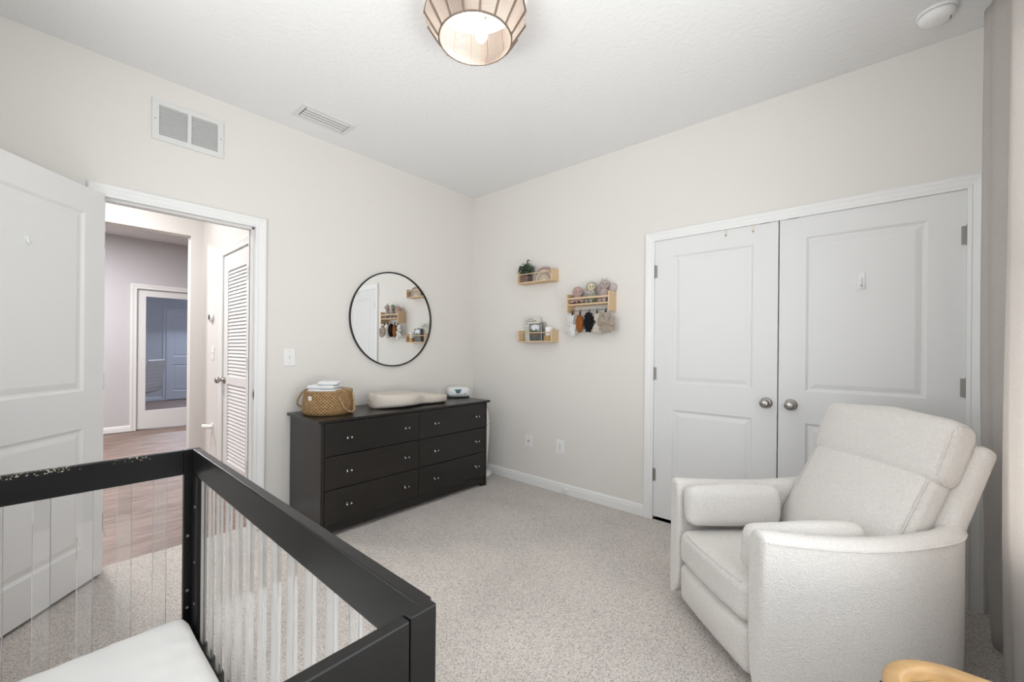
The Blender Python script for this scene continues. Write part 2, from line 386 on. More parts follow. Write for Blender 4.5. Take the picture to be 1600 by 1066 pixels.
FA = frame((0, 0, 0), (1, 0, 0), (0, -1, 0)); FAh = frame((0, 0.115, 0), (1, 0, 0), (0, 1, 0)); FB = frame((0, 0, 0), (0, 1, 0), (-1, 0, 0))
m = MB(); casing(m, FA, AX0, AX1, DH); jamb(m, FA, AX0, AX1, DH, 0.115, (0.040, 0.078)); casing(m, FAh, AX0, AX1, DH)
tr1 = struct('trim_1', m, M_trim, 'white moulded casing and jamb around the open hall doorway')
m = MB(); m.box((AX1-.0015, .008, .86), (AX1+.001, .032, .925), bev=.0005); m.box((AX1-.003, .013, .875), (AX1+.0, .026, .908), 1); obj('strike_plate', m, [M_hinge, M_dark], tr1)
m = MB(); casing(m, FB, CY1, CY0, CH); jamb(m, FB, CY1, CY0, CH, 0.115, (0.036, 0.06))
struct('trim_2', m, M_trim, 'white moulded casing around the closet double doors')
m = MB(); baseboard(m, FA, AX1+.062, -0.001); baseboard(m, FA, XD+.0, AX0-.062); struct('baseboard_left', m, M_trim)
m = MB(); baseboard(m, FB, CY0+.062, 0); struct('baseboard_right', m, M_trim)
m = MB(); baseboard(m, frame((XD, 0, 0), (0, 1, 0), (1, 0, 0)), YC, 0); struct('baseboard_crib_side', m, M_trim)
m = MB(); baseboard(m, frame((0, YC, 0), (1, 0, 0), (0, 1, 0)), XD, 0); struct('baseboard_back', m, M_trim)

# ---------------------------------------------------------------- doors
def leaf(mb, W, Hh, T, panels, M, zb=0.012):
    """moulded panel door: s 0..W, d 0..T (both faces), z zb..Hh"""
    for face in (0, 1):
        D = lambda d: (T - d) if face else d
        a, b = panels[0][0], panels[0][1]
        q = lambda s0, s1, z0, z1, d=0: mb.add([(s0, D(d), z0), (s1, D(d), z0), (s1, D(d), z1), (s0, D(d), z1)], [(0, 1, 2, 3)], M=M)
        q(0, a, zb, Hh); q(b, W, zb, Hh)
        zz = [zb] + [z for p in sorted(panels, key=lambda p: p[2]) for z in (p[2], p[3])] + [Hh]
        for i in range(0, len(zz), 2): q(a, b, zz[i], zz[i+1])
        for (s0, s1, z0, z1) in panels:
            rings = [(0, 0), (.004, .003), (.012, .009), (.020, .0095), (.026, .0075), (.040, .0035), (.046, .0025)]
            P = [[Vector((s0+o, D(d), z0+o)), Vector((s1-o, D(d), z0+o)), Vector((s1-o, D(d), z1-o)), Vector((s0+o, D(d), z1-o))] for o, d in rings]
            mb.grid(P, smooth=False, cv=True, M=M); mb.add(P[-1], [(0, 1, 2, 3)], M=M)
    mb.add([(0, 0, zb), (W, 0, zb), (W, 0, Hh), (0, 0, Hh), (0, T, zb), (W, T, zb), (W, T, Hh), (0, T, Hh)], [(0, 4, 5, 1), (1, 5, 6, 2), (2, 6, 7, 3), (3, 7, 4, 0)], M=M)
def knob(mb, M, sc=1.0):   # local z out of the door
    p = [(0.0, 0), (.032, 0), (.033, .003), (.030, .008), (.020, .011), (.013, .013), (.011, .020), (.0115, .030), (.017, .036), (.0255, .043), (.0285, .052), (.027, .061), (.021, .068), (.012, .0715), (0.0005, .0725)]
    mb.lathe([(r*sc, z*sc) for r, z in p], 36, M=M, cap=False)
def hinge(mb, M):  # local: z up, x along leaf, y out
    mb.lathe([(.006, -.045), (.006, .045)], 12, M=M); mb.lathe([(.0045, .045), (.0065, .047), (.005, .052), (.001, .054)], 12, M=M); mb.lathe([(.001, -.053), (.005, -.051), (.0065, -.047), (.0045, -.045)], 12, M=M)
    for k in (-.027, -.009, .009, .027): mb.lathe([(.0066, k-.001), (.0066, k+.001)], 12, M=M)
    mb.box((-.022, -.004, -.044), (.022, -.001, .044), M=M)
T = 0.035
PAN = [(0, 0, .80-.6, .80), (0, 0, .985, 1.872)]
def closet_leaf(n, y_left, y_right, hinge_y, knob_y, label):
    # s runs toward -y
    fr = Matrix(((0, 1, 0, 0.002), (-1, 0, 0, y_left), (0, 0, 1, 0), (0, 0, 0, 1)))
    W = y_left - y_right; m = MB(); leaf(m, W, CH-.004, T, [(.130, W-.130, .20, .797), (.130, W-.130, .982, 1.874)], fr, 0.022)
    d = struct('door_%d' % n, m, M_door, label)
    k = MB(); knob(k, look((-1, 0, 0), (0.002, knob_y, .898))); obj('knob', k, M_nickel, d)['label'] = 'brushed nickel door knob'
    for z in (.32, 1.045, 1.775):
        h = MB(); hinge(h, Matrix.Translation((-.005, hinge_y, z)) @ Matrix.Rotation(PI/2, 4, 'Z')); obj('hinge', h, M_hinge, d)
    return d
closet_leaf(1, CY0-.003, CYM+.003, CY0, -2.556, 'left leaf of the white two panel closet doors')
closet_leaf(2, CYM-.003, CY1+.003, CY1, -2.680, 'right leaf of the white two panel closet doors')
# open hall door
a = math.atan2(-.362, -.313); hx, hy = AX0+.004, -.030
du = Vector((math.cos(a), math.sin(a), 0)); dn = Vector((-du.y, du.x, 0))    # dn points away from hinge side
if dn.dot(Vector((-2.95-hx, -3.03-hy, 0))) < 0: dn = -dn
frD = Matrix(((du.x, -dn.x, 0, hx), (du.y, -dn.y, 0, hy), (0, 0, 1, 0), (0, 0, 0, 1)))
m = MB(); leaf(m, .724, DH-.004, T, [(.118, .724-.118, .20, .797), (.118, .724-.118, .982, 1.874)], frD, 0.018)
d3 = struct('door_3', m, M_door, 'white two panel hall door standing open into the room')
k = MB(); p = frD @ Vector((.66, 0, .90)); knob(k, look(dn, p)); p = frD @ Vector((.66, T, .90)); knob(k, look(-dn, p)); obj('knob', k, M_nickel, d3)
for z in (.28, 1.02, 1.77):
    h = MB(); hinge(h, Matrix.Translation((AX0-.014, -.006, z))); obj('hinge', h, M_hinge, d3)

# ---------------------------------------------------------------- hall, foyer and study beyond the doorway
HX, EY, FY = -1.90, 1.81, 4.76
LY0, LY1 = .460, 1.140
m = MB(); m.box((HX, .115, 0), (HX+.115, LY0-.02, H)); m.box((HX, LY1+.02, 0), (HX+.115, EY, H)); m.box((HX, LY0-.02, DH+.02), (HX+.115, LY1+.02, H)); m.box((HX+.3, .3, 0), (HX+.35, 1.3, H))
struct('wall_hall_right', m, M_hall)
m = MB(); m.box((-2.0, EY, 0), (HX+.115, EY+.115, H)); m.box((-4.2, EY, 2.265), (-2.0, EY+.115, H)); m.box((-5.1, EY, 0), (-4.2, EY+.115, H)); m.box((HX+.115, EY, 0), (1.5, EY+.115, H))
struct('wall_hall_far', m, M_hall)
m = MB(); m.box((-4.7, .115, 0), (-4.6, EY, H)); m.box((-4.6, 0, 0), (XD-.12, .115, H)); struct('wall_hall_left', m, M_hall)
GX0, GX1, GH = -2.045, -1.225, 2.03
m = MB(); m.box((-5.1, FY, 0), (GX0-.02, FY+.115, H)); m.box((GX1+.02, FY, 0), (1.5, FY+.115, H)); m.box((GX0-.02, FY, GH+.02), (GX1+.02, FY+.115, H))
struct('wall_foyer', m, M_foyer)
m = MB(); m.box((-5.1, EY+.115, 0), (-5.0, FY, H)); m.box((1.4, EY+.115, 0), (1.5, FY, H)); struct('wall_foyer_sides', m, M_foyer)
m = MB(); m.box((-3.2, 8.7, 0), (1.5, 8.8, H)); m.box((-3.3, FY+.115, 0), (-3.2, 8.8, H)); m.box((1.4, FY+.115, 0), (1.5, 8.8, H)); struct('wall_study', m, M_study)
FL = frame((HX, 0, 0), (0, 1, 0), (-1, 0, 0)); FF = frame((0, FY, 0), (1, 0, 0), (0, -1, 0))
m = MB(); casing(m, FL, LY0, LY1, DH-.01); jamb(m, FL, LY0, LY1, DH-.01, .1, (0.036, 0.06)); struct('trim_3', m, M_trim, 'white casing around the louvered hall closet door')
m = MB(); casing(m, FF, GX0, GX1, GH); jamb(m, FF, GX0, GX1, GH, .115); struct('trim_4', m, M_trim, 'white casing around the glass study door')
m = MB(); baseboard(m, FL, LY1+.062, EY); baseboard(m, FF, -5.0, GX0-.062); baseboard(m, frame((0, EY, 0), (1, 0, 0), (0, -1, 0)), -2.0, HX); struct('baseboard_hall', m, M_trim)
# louvered door
fr = Matrix(((0, 1, 0, HX+.003), (1, 0, 0, LY0+.003), (0, 0, 1, 0), (0, 0, 0, 1))); W = LY1-LY0-.006; m = MB()
SL, SR = .085, .115
m.box((0, 0, .015), (SL, T, DH-.015), M=fr); m.box((W-SR, 0, .015), (W, T, DH-.015), M=fr)
m.box((SL, 0, .015), (W-SR, T, .245), M=fr); m.box((SL, 0, .895), (W-SR, T, .960), M=fr); m.box((SL, 0, 1.85), (W-SR, T, DH-.015), M=fr)
d4 = struct('door_4', m, M_door, 'white louvered closet door in the hall')
for z0, z1 in ((.245, .895), (.960, 1.85)):
    l = MB(); n = int((z1-z0)/.0285)
    for i in range(n):
        zc = z0 + (i+.5)*(z1-z0)/n
        l.add([(SL, .003, zc-.017), (W-SR, .003, zc-.017), (W-SR, .016, zc+.013), (SL, .016, zc+.013), (SL, .007, zc-.019), (W-SR, .007, zc-.019), (W-SR, .021, zc+.011), (SL, .021, zc+.011)],
              [(0, 1, 2, 3), (4, 7, 6, 5), (0, 4, 5, 1), (2, 6, 7, 3)], M=fr)
    l.box((SL, .0215, z0), (W-SR, .0245, z1), M=fr)
    obj('louver_panel', l, M_door, d4)
k = MB(); knob(k, look((-1, 0, 0), (HX+.003, 1.095, .925))); obj('knob', k, M_nickel, d4)
for z in (.30, 1.08, 1.765):
    h = MB(); hinge(h, Matrix.Translation((HX-.006, LY0+.01, z)) @ Matrix.Rotation(PI/2, 4, 'Z')); obj('hinge', h, M_hinge, d4)
# study door with glass
W = GX1-GX0; m = MB(); Mf = frame((GX0+.003, FY+.03, 0), (1, 0, 0), (0, 1, 0)); W -= .006
m.box((0, 0, .012), (.105, .04, GH-.004), M=Mf); m.box((W-.105, 0, .012), (W, .04, GH-.004), M=Mf); m.box((.105, 0, .012), (W-.105, .04, .27), M=Mf); m.box((.105, 0, 1.925), (W-.105, .04, GH-.004), M=Mf)
d5 = struct('door_5', m, M_door, 'white full glass study door beyond the hall')
g = MB(); g.box((.10, .017, .265), (W-.10, .023, 1.93), M=Mf); obj('glass_pane', g, M_doorglass, d5)
# panelled door inside the study, office chair and rug
m = MB(); fr = frame((-1.08, 8.699, 0), (1, 0, 0), (0, -1, 0)); leaf(m, .76, 2.0, .03, [(.12, .64, .2, .8), (.12, .64, .98, 1.87)], fr)
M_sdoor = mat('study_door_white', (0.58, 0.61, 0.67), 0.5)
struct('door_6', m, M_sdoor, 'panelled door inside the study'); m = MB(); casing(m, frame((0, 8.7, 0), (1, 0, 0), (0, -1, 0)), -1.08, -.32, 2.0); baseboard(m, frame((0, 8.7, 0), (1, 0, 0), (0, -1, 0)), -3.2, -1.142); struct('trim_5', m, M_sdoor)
m = MB(); m.cushion((1.5, 1.1, .012), .005, n=3, M=Matrix.Translation((-1.5, 5.95, -.001))); setp(obj('rug', m, mat('dark_rug', (.055, .04, .045), .95, col2=(.14, .10, .11), cscale=9)), 'dark patterned rug on the study floor under the office chair', 'rug')
def office_chair(x, y, rz):
    T0 = Matrix.Translation((x, y, 0)) @ Matrix.Rotation(rz, 4, 'Z')
    t = thing('office_chair', 'white ribbed office chair with chrome frame behind the glass study door', 'office chair', T0)
    M_leather = mat('white_leather', (0.85, 0.84, 0.83), 0.5)
    P = []
    prof = [(.22, .47), (.10, .455), (-.02, .45), (-.14, .455), (-.20, .49), (-.225, .56), (-.235, .66), (-.255, .78), (-.275, .90), (-.29, 1.0)]
    dense = []
    for i in range(len(prof)-1):
        for k in range(8):
            u = k/8; dense.append((prof[i][0]*(1-u)+prof[i+1][0]*u, prof[i][1]*(1-u)+prof[i+1][1]*u))
    for idx, (yy, zz) in enumerate(dense):
        b = .008*abs(math.sin(idx*PI/4)); P.append([Vector((xx, yy+b*(zz > .5), zz+b*(zz <= .5))) for xx in (-.23, -.1, .1, .23)])
    Q = [[v + Vector((0, -.012, -.012)) for v in r] for r in P]
    s = MB(); s.grid(P, M=T0); s.grid(Q, M=T0)
    for e in (0, -1): s.grid([[P[i][e] for i in range(len(P))], [Q[i][e] for i in range(len(P))]], M=T0)
    s.grid([P[0], Q[0]], M=T0); s.grid([P[-1], Q[-1]], M=T0)
    obj('seat_shell', s, M_leather, t)
    for sx in (-1, 1):
        f = MB(); f.tube([T0 @ Vector((sx*.245, yy, zz)) for yy, zz in prof], .012); obj('side_frame', f, M_chrome, t)
        f = MB(); f.tube([T0 @ Vector(q) for q in ((sx*.25, -.25, .72), (sx*.29, -.12, .70), (sx*.29, .10, .69), (sx*.28, .16, .60), (sx*.25, .12, .47))], .011); obj('armrest', f, M_chrome, t)
    b = MB(); b.lathe([(.03, .10), (.03, .25), (.02, .25), (.02, .45)], 14, M=T0)
    b.box((-.24, -.05, .42), (.24, .05, .44), M=T0)
    obj('gas_column', b, M_black, t)
    for k in range(5):
        an = 2*PI*k/5+.3; f = MB(); f.tube([T0 @ Vector((0, 0, .11)), T0 @ Vector((.28*math.cos(an), .28*math.sin(an), .07))], .014)
        f.lathe([(.026, -.01), (.026, .01)], 14, M=T0 @ Matrix.Translation((.28*math.cos(an), .28*math.sin(an), .033)) @ Matrix.Rotation(PI/2, 4, 'X')); obj('base_leg', f, M_chrome, t)
office_chair(-1.93, 5.75, .95)
# thermostat, switch and chime on the hall wall
t = MB(); t.lathe([(.035, 0), (.042, .004), (.042, .022), (.036, .027)], 32, M=look((-1, 0, 0), (HX, 1.47, 1.478))); t.lathe([(.028, .0272), (.0285, .028), (.001, .0285)], 32, 1, M=look((-1, 0, 0), (HX, 1.47, 1.478)), cap=False)
setp(obj('thermostat', t, [M_plastic, M_black]), 'round white thermostat with a dark dial on the hall wall', 'thermostat')
def plate(fr, cx, cz, kind, label, cat, w=.076, h=.118):
    """fr frame of the wall, s coordinate cx"""
    M0 = fr @ Matrix.Translation((cx, 0, cz))
    t = thing({'switch': 'light_switch', 'outlet': 'power_outlet', 'coax': 'cable_outlet', 'double': 'light_switch'}[kind], label, cat, M0)
    m = MB(); m.box((-w/2, 0, -h/2), (w/2, .006, h/2), bev=.0025, M=M0); obj('cover_plate', m, M_plastic, t)
    m = MB()
    if kind == 'outlet':
        for sz in (-.02, .02):
            m.box((-.017, .006, sz-.015), (.017, .008, sz+.015), 0, .003, M=M0)
            for sx in (-.006, .006): m.box((sx-.0012, .0078, sz-.004), (sx+.0012, .0086, sz+.006), 1, M=M0)
            m.box((-.002, .0078, sz-.011), (.002, .0086, sz-.007), 1, M=M0)
        m.lathe([(.003, .006), (.003, .0075)], 12, 1, M=M0 @ look((0, 1, 0), (0, 0, 0)))
        obj('receptacle', m, [M_plastic, M_greyplastic], t)
    elif kind == 'coax':
        m.lathe([(.011, .006), (.009, .009), (.0055, .009), (.0055, .018), (.001, .018)], 16, M=M0 @ look((0, 1, 0), (0, 0, 0))); obj('coax_socket', m, M_hinge, t)
    else:
        m.box((-.0055, .006, -.012), (.0055, .008, .012), 0, M=M0); m.box((-.004, .006, -.002), (.004, .016, .009), 0, .001, M=M0)
        obj('toggle', m, [mat('toggle_white', (.74, .74, .72), .35)], t)
    for sz in ((-.042, .042) if kind != 'outlet' else ()):
        s = MB(); s.lathe([(.003, .0058), (.003, .007)], 10, M=M0 @ look((0, 1, 0), (0, 0, sz))); obj('screw', s, M_hinge, t)
plate(FA, -1.789, 1.139, 'switch', 'white toggle switch plate on the wall between doorway and basket', 'light switch', .078, .12)
plate(FL, 1.441, 1.149, 'double', 'white switch plate on the hall wall under the thermostat', 'light switch')
plate(FB, -.734, .385, 'coax', 'white cable outlet plate, the one nearer the dresser', 'outlet', .078, .105)
plate(FB, -1.071, .385, 'outlet', 'white power outlet plate, the one nearer the closet', 'outlet', .078, .118)
m = MB(); M0 = FL @ Matrix.Translation((1.44, 0, .477)); m.box((-.03, 0, -.05), (.03, .008, .03), 0, .003, M=M0); m.lathe([(.016, .0), (.02, .02), (.022, .07), (.017, .075)], 20, M=M0 @ look((0.35, 1, .1), (0, .006, 0)))
setp(obj('night_light', m, M_plastic), 'small white plug-in device low on the hall wall by the louvered door', 'night light')

# ---------------------------------------------------------------- vents, smoke detector, hooks
M_vent = mat('vent_white', (.74, .74, .73), .45)
t = thing('return_air_grille', 'large white return air grille high on the wall above the doorway', 'vent', (-2.368, 0, 2.5))
s0, s1, z0, z1 = -2.541, -2.196, 2.384, 2.616
f = MB(); sm = (s0+s1)/2
ring_frame(f, s0, s1, z0, z1, .031, 0, .010, FA, sm)
for xx in (s0+.014, s1-.014): f.lathe([(.0035, .010), (.0035, .0115)], 10, 1, M=FA @ look((0, 1, 0), (xx, 0, 2.5)))
obj('frame', f, [M_vent, M_hinge], t)
for a, b in ((s0+.032, sm-.009), (sm+.009, s1-.032)):
    l = MB(); n = 17
    for i in range(n):
        zc = z0+.03+(i+.5)*(z1-z0-.06)/n
        l.add([(a, .009, zc-.0035), (b, .009, zc-.0035), (b, .001, zc+.0055), (a, .001, zc+.0055), (a, .0085, zc-.0045), (b, .0085, zc-.0045), (b, .0002, zc+.0042), (a, .0002, zc+.0042)], [(0, 1, 2, 3), (4, 7, 6, 5), (0, 4, 5, 1)], M=FA)
    l.box((a, .0001, z0+.03), (b, .0006, z1-.03), 1, M=FA)
    obj('louvers', l, [M_vent, mat('vent_backing', (.60, .60, .60), .6)], t)
t = thing('ceiling_register', 'white rectangular air register with curved vanes in the ceiling', 'vent', (-1.683, -.283, H))
x0, x1, y0, y1 = -1.862, -1.505, -.375, -.195
f = MB()
ring_frame(f, x0, x1, y0, y1, .028, -(H+.001), -(H-.008), Matrix(((1, 0, 0, 0), (0, 0, 1, 0), (0, -1, 0, 0), (0, 0, 0, 1))))
obj('frame', f, M_vent, t)
f = MB(); f.box((x0+.028, y0+.028, H-.0015), (x1-.028, y1-.028, H-.0005)); obj('duct_opening', f, M_greyplastic, t)  # flat grey sheet standing in for the shade inside the duct
f = MB()
for i in range(4):
    yc = y0+.045+i*.031
    P = [[Vector((xx, yc-.012+u*.023, H-.006-.005*math.sin(u*PI))) for u in (0, .25, .5, .75, 1)] for xx in (x0+.034, x1-.034)]
    f.grid(P); f.grid([[v+Vector((0, 0, .0012)) for v in r] for r in P])
obj('vanes', f, M_vent, t)
t = thing('smoke_detector', 'round white smoke detector on the ceiling by the curtain', 'smoke detector', (-.274, -3.239, H))
f = MB(); f.lathe([(.0, 0), (.066, 0), (.068, -.004), (.068, -.012), (.060, -.014)], 48, M=Matrix.Translation((-.274, -3.239, H)), cap=False); obj('base', f, M_plastic, t)
f = MB(); Mx = Matrix.Translation((-.274, -3.239, H))
f.lathe([(.056, -.013), (.0605, -.016), (.061, -.026), (.054, -.038), (.040, -.046), (.020, -.048), (.0005, -.0485)], 48, M=Mx, cap=False)
f.lathe([(.0575, -.0128), (.0575, -.0152)], 48, 1, M=Mx, cap=False)
f.box((-.008, -.046, -.0458), (.016, -.034, -.0425), 1, M=Mx); obj('cover', f, [M_plastic, M_greyplastic], t)

def adhesive_hook(fr, label):
    t = thing('adhesive_hook', label, 'hook', fr)
    M_clear = mat('frosted_clear_plastic', (.84, .84, .84), .2)
    m = MB(); m.box((-.015, 0, -.045), (.015, .003, .045), 0, .001, M=fr); obj('backplate', m, M_clear, t)
    m = MB(); m.tube([fr @ Vector(q) for q in ((0, .003, .012), (0, .008, -.005), (0, .013, -.025), (0, .022, -.032), (0, .027, -.022))], .005, 8); obj('hook_arm', m, M_clear, t)
adhesive_hook(frame((0.0015, -2.987, 1.597), (0, 1, 0), (-1, 0, 0)), 'clear adhesive hook on the right closet door')
# small hook on the open hall door
pp = Vector((-2.978, -.35, 1.668)); s_on = (pp - Vector((hx, hy, 0))).dot(du)
pf = frD @ Vector((s_on, .0025, 1.668)); frh = Matrix(((du.x, dn.x, 0, pf.x), (du.y, dn.y, 0, pf.y), (0, 0, 1, pf.z), (0, 0, 0, 1)))
adhesive_hook(frh @ Matrix.Scale(.62, 4), 'small clear adhesive hook on the open hall door')
M_brass = mat('satin_hook_metal', (.62, .58, .50), .35, metal=1)
for yy, lb in ((-2.327, 'metal over-door hook on the closet door, the one nearer the shelves'), (-2.479, 'metal over-door hook on the closet door, the one nearer the gap between the doors')):
    m = MB(); m.box((-.0005, yy-.006, 1.955), (.0018, yy+.006, 1.996)); m.box((-.0005, yy-.006, 1.9945), (.030, yy+.006, 1.9965)); m.tube([(0, yy, 1.957), (-.006, yy, 1.952), (-.011, yy, 1.958)], .004, 8)
    setp(obj('over_door_hook', m, M_brass), lb, 'hook', 'over-door hooks')
for yy, lb in ((-2.540, 'black catch above the left closet door'), (-2.684, 'black catch above the right closet door')):
    m = MB(); m.box((-.004, yy-.028, CH-.005), (.02, yy+.028, CH+.0035), 0, .002); setp(obj('door_catch', m, M_black), lb, 'door catch', 'closet door catches')
m = MB(); Mx = Matrix.Translation((0, -1.14, .04)); m.lathe([(.012, 0), (.012, .004), (.006, .006), (.005, .05), (.008, .052), (.008, .062), (.001, .064)], 14, M=Mx @ look((-1, 0, 0), (-.013, 0, 0))); setp(obj('door_stop', m, M_plastic), 'small white door stop on the baseboard below the outlets', 'door stop')

# ---------------------------------------------------------------- round mirror
MC = Vector((-.953, -.012, 1.453)); MR = .392
t = thing('round_mirror', 'round wall mirror with thin black frame above the dresser', 'mirror', (MC.x, 0, MC.z-MR))
Mx = look((0, -1, 0), (MC.x, -.001, MC.z))
f = MB(); f.lathe([(MR-.004, 0), (MR+.006, 0), (MR+.006, .022), (MR-.001, .022), (MR-.001, .014), (MR-.004, .014)], 96, M=Mx, cap=False); obj('mirror_frame', f, M_black, t)
f = MB(); f.lathe([(MR, .002), (MR, .012)], 96, M=Mx, smooth=False); obj('mirror_glass', f, mat('mirror_silver', (.93, .94, .94), .0, metal=1.0), t)

# ---------------------------------------------------------------- ceiling lamp
LC = Vector((-1.69, -1.735, 0))
t = thing('ceiling_lamp', 'string wrapped semi flush ceiling lamp with clear glass bottom', 'ceiling lamp', (LC.x, LC.y, H))
Mx = Matrix.Translation(LC)
def string_mat():
    m = bpy.data.materials.new('wrapped_string'); m.use_nodes = True; nt = m.node_tree; L = nt.links.new; nt.nodes.remove(nt.nodes['Principled BSDF'])
    out = nt.nodes['Material Output']; tc = nt.nodes.new('ShaderNodeTexCoord'); sp = nt.nodes.new('ShaderNodeSeparateXYZ'); L(tc.outputs['Object'], sp.inputs[0])
    at = nt.nodes.new('ShaderNodeMath'); at.operation = 'ARCTAN2'; L(sp.outputs['Y'], at.inputs[0]); L(sp.outputs['X'], at.inputs[1])
    mu = nt.nodes.new('ShaderNodeMath'); mu.operation = 'MULTIPLY'; mu.inputs[1].default_value = 210; L(at.outputs[0], mu.inputs[0])
    si = nt.nodes.new('ShaderNodeMath'); si.operation = 'SINE'; L(mu.outputs[0], si.inputs[0])
    n = nt.nodes.new('ShaderNodeTexNoise'); n.noise_dimensions = '1D'; n.inputs['Scale'].default_value = 40; L(at.outputs[0], n.inputs['W'])
    ad = nt.nodes.new('ShaderNodeMath'); ad.operation = 'ADD'; L(si.outputs[0], ad.inputs[0]); L(n.outputs['Fac'], ad.inputs[1])
    rp = nt.nodes.new('ShaderNodeValToRGB'); L(ad.outputs[0], rp.inputs[0]); rp.color_ramp.elements[0].position = .0; rp.color_ramp.elements[1].position = 1.0
    rp.color_ramp.elements[0].color = (.12, .092, .074, 1); rp.color_ramp.elements[1].color = (.42, .365, .325, 1)
    d = nt.nodes.new('ShaderNodeBsdfDiffuse'); tl = nt.nodes.new('ShaderNodeBsdfTranslucent'); mx = nt.nodes.new('ShaderNodeMixShader'); mx.inputs[0].default_value = .28
    L(rp.outputs[0], d.inputs[0]); L(rp.outputs[0], tl.inputs[0]); L(d.outputs[0], mx.inputs[1]); L(tl.outputs[0], mx.inputs[2]); L(mx.outputs[0], out.inputs[0])
    return m
M_string = string_mat()
Z0, Z1, Z2 = 2.560, 2.650, 2.735; R0, R1, R2 = .158, .218, .200
f = MB(); f.lathe([(R0, Z0), (R0+.03, Z0+.045), (R1, Z1), (R2, Z2)], 96, M=Mx, cap=False); obj('lamp_shade', f, M_string, t)
M_rib = mat('lamp_rib_bronze', (.20, .155, .12), .5, metal=.3)
for k in range(16):
    an = 2*PI*(k+.3)/16; f = MB(); cs, sn = math.cos(an), math.sin(an)
    f.tube([Mx @ Vector((r*cs, r*sn, z)) for r, z in ((R0+.002, Z0), (R0+.033, Z0+.045), (R1+.003, Z1), (R2+.003, Z2))], .0048, 8); obj('rib', f, M_rib, t)
f = MB(); f.tube([Mx @ Vector((R0*math.cos(q*PI/36), R0*math.sin(q*PI/36), Z0)) for q in range(72)], .004, 8, closed=True); obj('bottom_ring', f, M_rib, t)
f = MB(); f.lathe([(R0-.002, Z0-.004), (R0-.002, Z0+.001)], 64, M=Mx, smooth=False); obj('glass_diffuser', f, pane_mat('clear_lamp_glass', (.98, .98, .98), ior=1.5, rough=.02), t)
f = MB(); f.lathe([(.09, H), (.09, H-.014), (.065, H-.02), (.02, H-.022), (.02, H-.05), (.012, H-.05)], 32, M=Mx); f.box((-.06, -.012, H-.055), (.06, .012, H-.035), M=Mx); obj('canopy', f, M_chrome, t)
M_bulb = mat('bulb_glow', (1, 1, 1), .4, emis=(1, .95, .9), estr=6)
for sx in (-.055, .055):
    f = MB(); f.ell((LC.x+sx, LC.y+sx*.35, H-.112), (.030, .030, .040), n=12); b = obj('bulb', f, M_bulb, t)
    f = MB(); f.lathe([(.014, H-.075), (.014, H-.045)], 16, M=Matrix.Translation((LC.x+sx, LC.y+sx*.35, 0))); obj('socket', f, M_plastic, b)
d = bpy.data.lights.new('ceiling_lamp_light', 'POINT'); d.energy = 13; d.color = (1, .97, .93); d.shadow_soft_size = .05
o = bpy.data.objects.new('ceiling_lamp_light', d); C.objects.link(o); o.location = (LC.x, LC.y, Z0+.09)

# ---------------------------------------------------------------- dresser
t = thing('dresser', 'black espresso six drawer dresser against the wall below the mirror', 'dresser', (-1.04, -.26, 0))
X0, X1, YF, YR, TZ = -1.785, -.298, -.490, -.020, .755
for xa, xb in ((X0, X0+.022), (X1-.022, X1)):
    m = MB(); P = [(YR, 0), (YR, TZ-.018), (YF, TZ-.018), (YF, 0), (YF+.06, 0), (YF+.075, .05), (YR-.075, .05), (YR-.06, 0)]
    m.prism([(p[0], p[1]) for p in P], xa, xb, M=Matrix(((0, 0, 1, 0), (1, 0, 0, 0), (0, 1, 0, 0), (0, 0, 0, 1)))); obj('side_panel', m, M_espresso, t)
m = MB(); m.box((X0-.022, YF-.022, TZ-.018), (X1+.022, YR+.006, TZ), 0, .003); obj('top', m, M_espresso, t)
m = MB(); m.box((X0+.022, YR-.012, .05), (X1-.022, YR, TZ-.018)); m.box((X0+.022, YF+.022, .07), (X1-.022, YF+.03, TZ-.018)); m.box((-1.045, YF+.004, .085), (-1.027, YF+.03, TZ-.018)); obj('back_panel', m, M_espresso, t)
m = MB(); P = [(X0+.022, .088), (X1-.022, .088), (X1-.022, .0), (X1-.055, .0), (X1-.062, .02), (X1-.085, .032), (X0+.085, .032), (X0+.062, .02), (X0+.055, 0), (X0+.022, 0)]
m.prism(P, -(YF+.006), -(YF+.024), M=Matrix(((1, 0, 0, 0), (0, 0, -1, 0), (0, 1, 0, 0), (0, 0, 0, 1)))); obj('apron', m, M_espresso, t)
M_crystal = mat('clear_knob_acrylic', (.95, .95, .95), .03, trans=.85, ior=1.5)
rows = [(.521, .731), (.306, .516), (.091, .301)]
for xa, xb, kx in ((X0+.025, -1.038, (-1.609, -1.162)), (-1.034, X1-.025, (-.888, -.438))):
    for z0, z1 in rows:
        m = MB(); m.box((xa, YF-.001, z0), (xb, YF+.018, z1), 0, .0015); dr = obj('drawer', m, M_espresso, t)
        for x in kx:
            zc = z0+.106; k = MB()
            k.lathe([(.007, 0), (.006, .004), (.004, .006), (.004, .020)], 14, 0, M=look((0, -1, 0), (x, YF-.001, zc)))
            k.lathe([(.0005, -.020), (.0075, -.020), (.0082, -.016), (.0065, -.012), (.0065, .012), (.0082, .016), (.0075, .020), (.0005, .020)], 18, 0, M=look((1, 0, 0), (x, YF-.027, zc)), cap=False)
            k.lathe([(.0078, -.010), (.0078, .010)], 14, 1, M=look((1, 0, 0), (x, YF-.027, zc)))
            obj('knob', k, [M_chrome, M_black], dr)

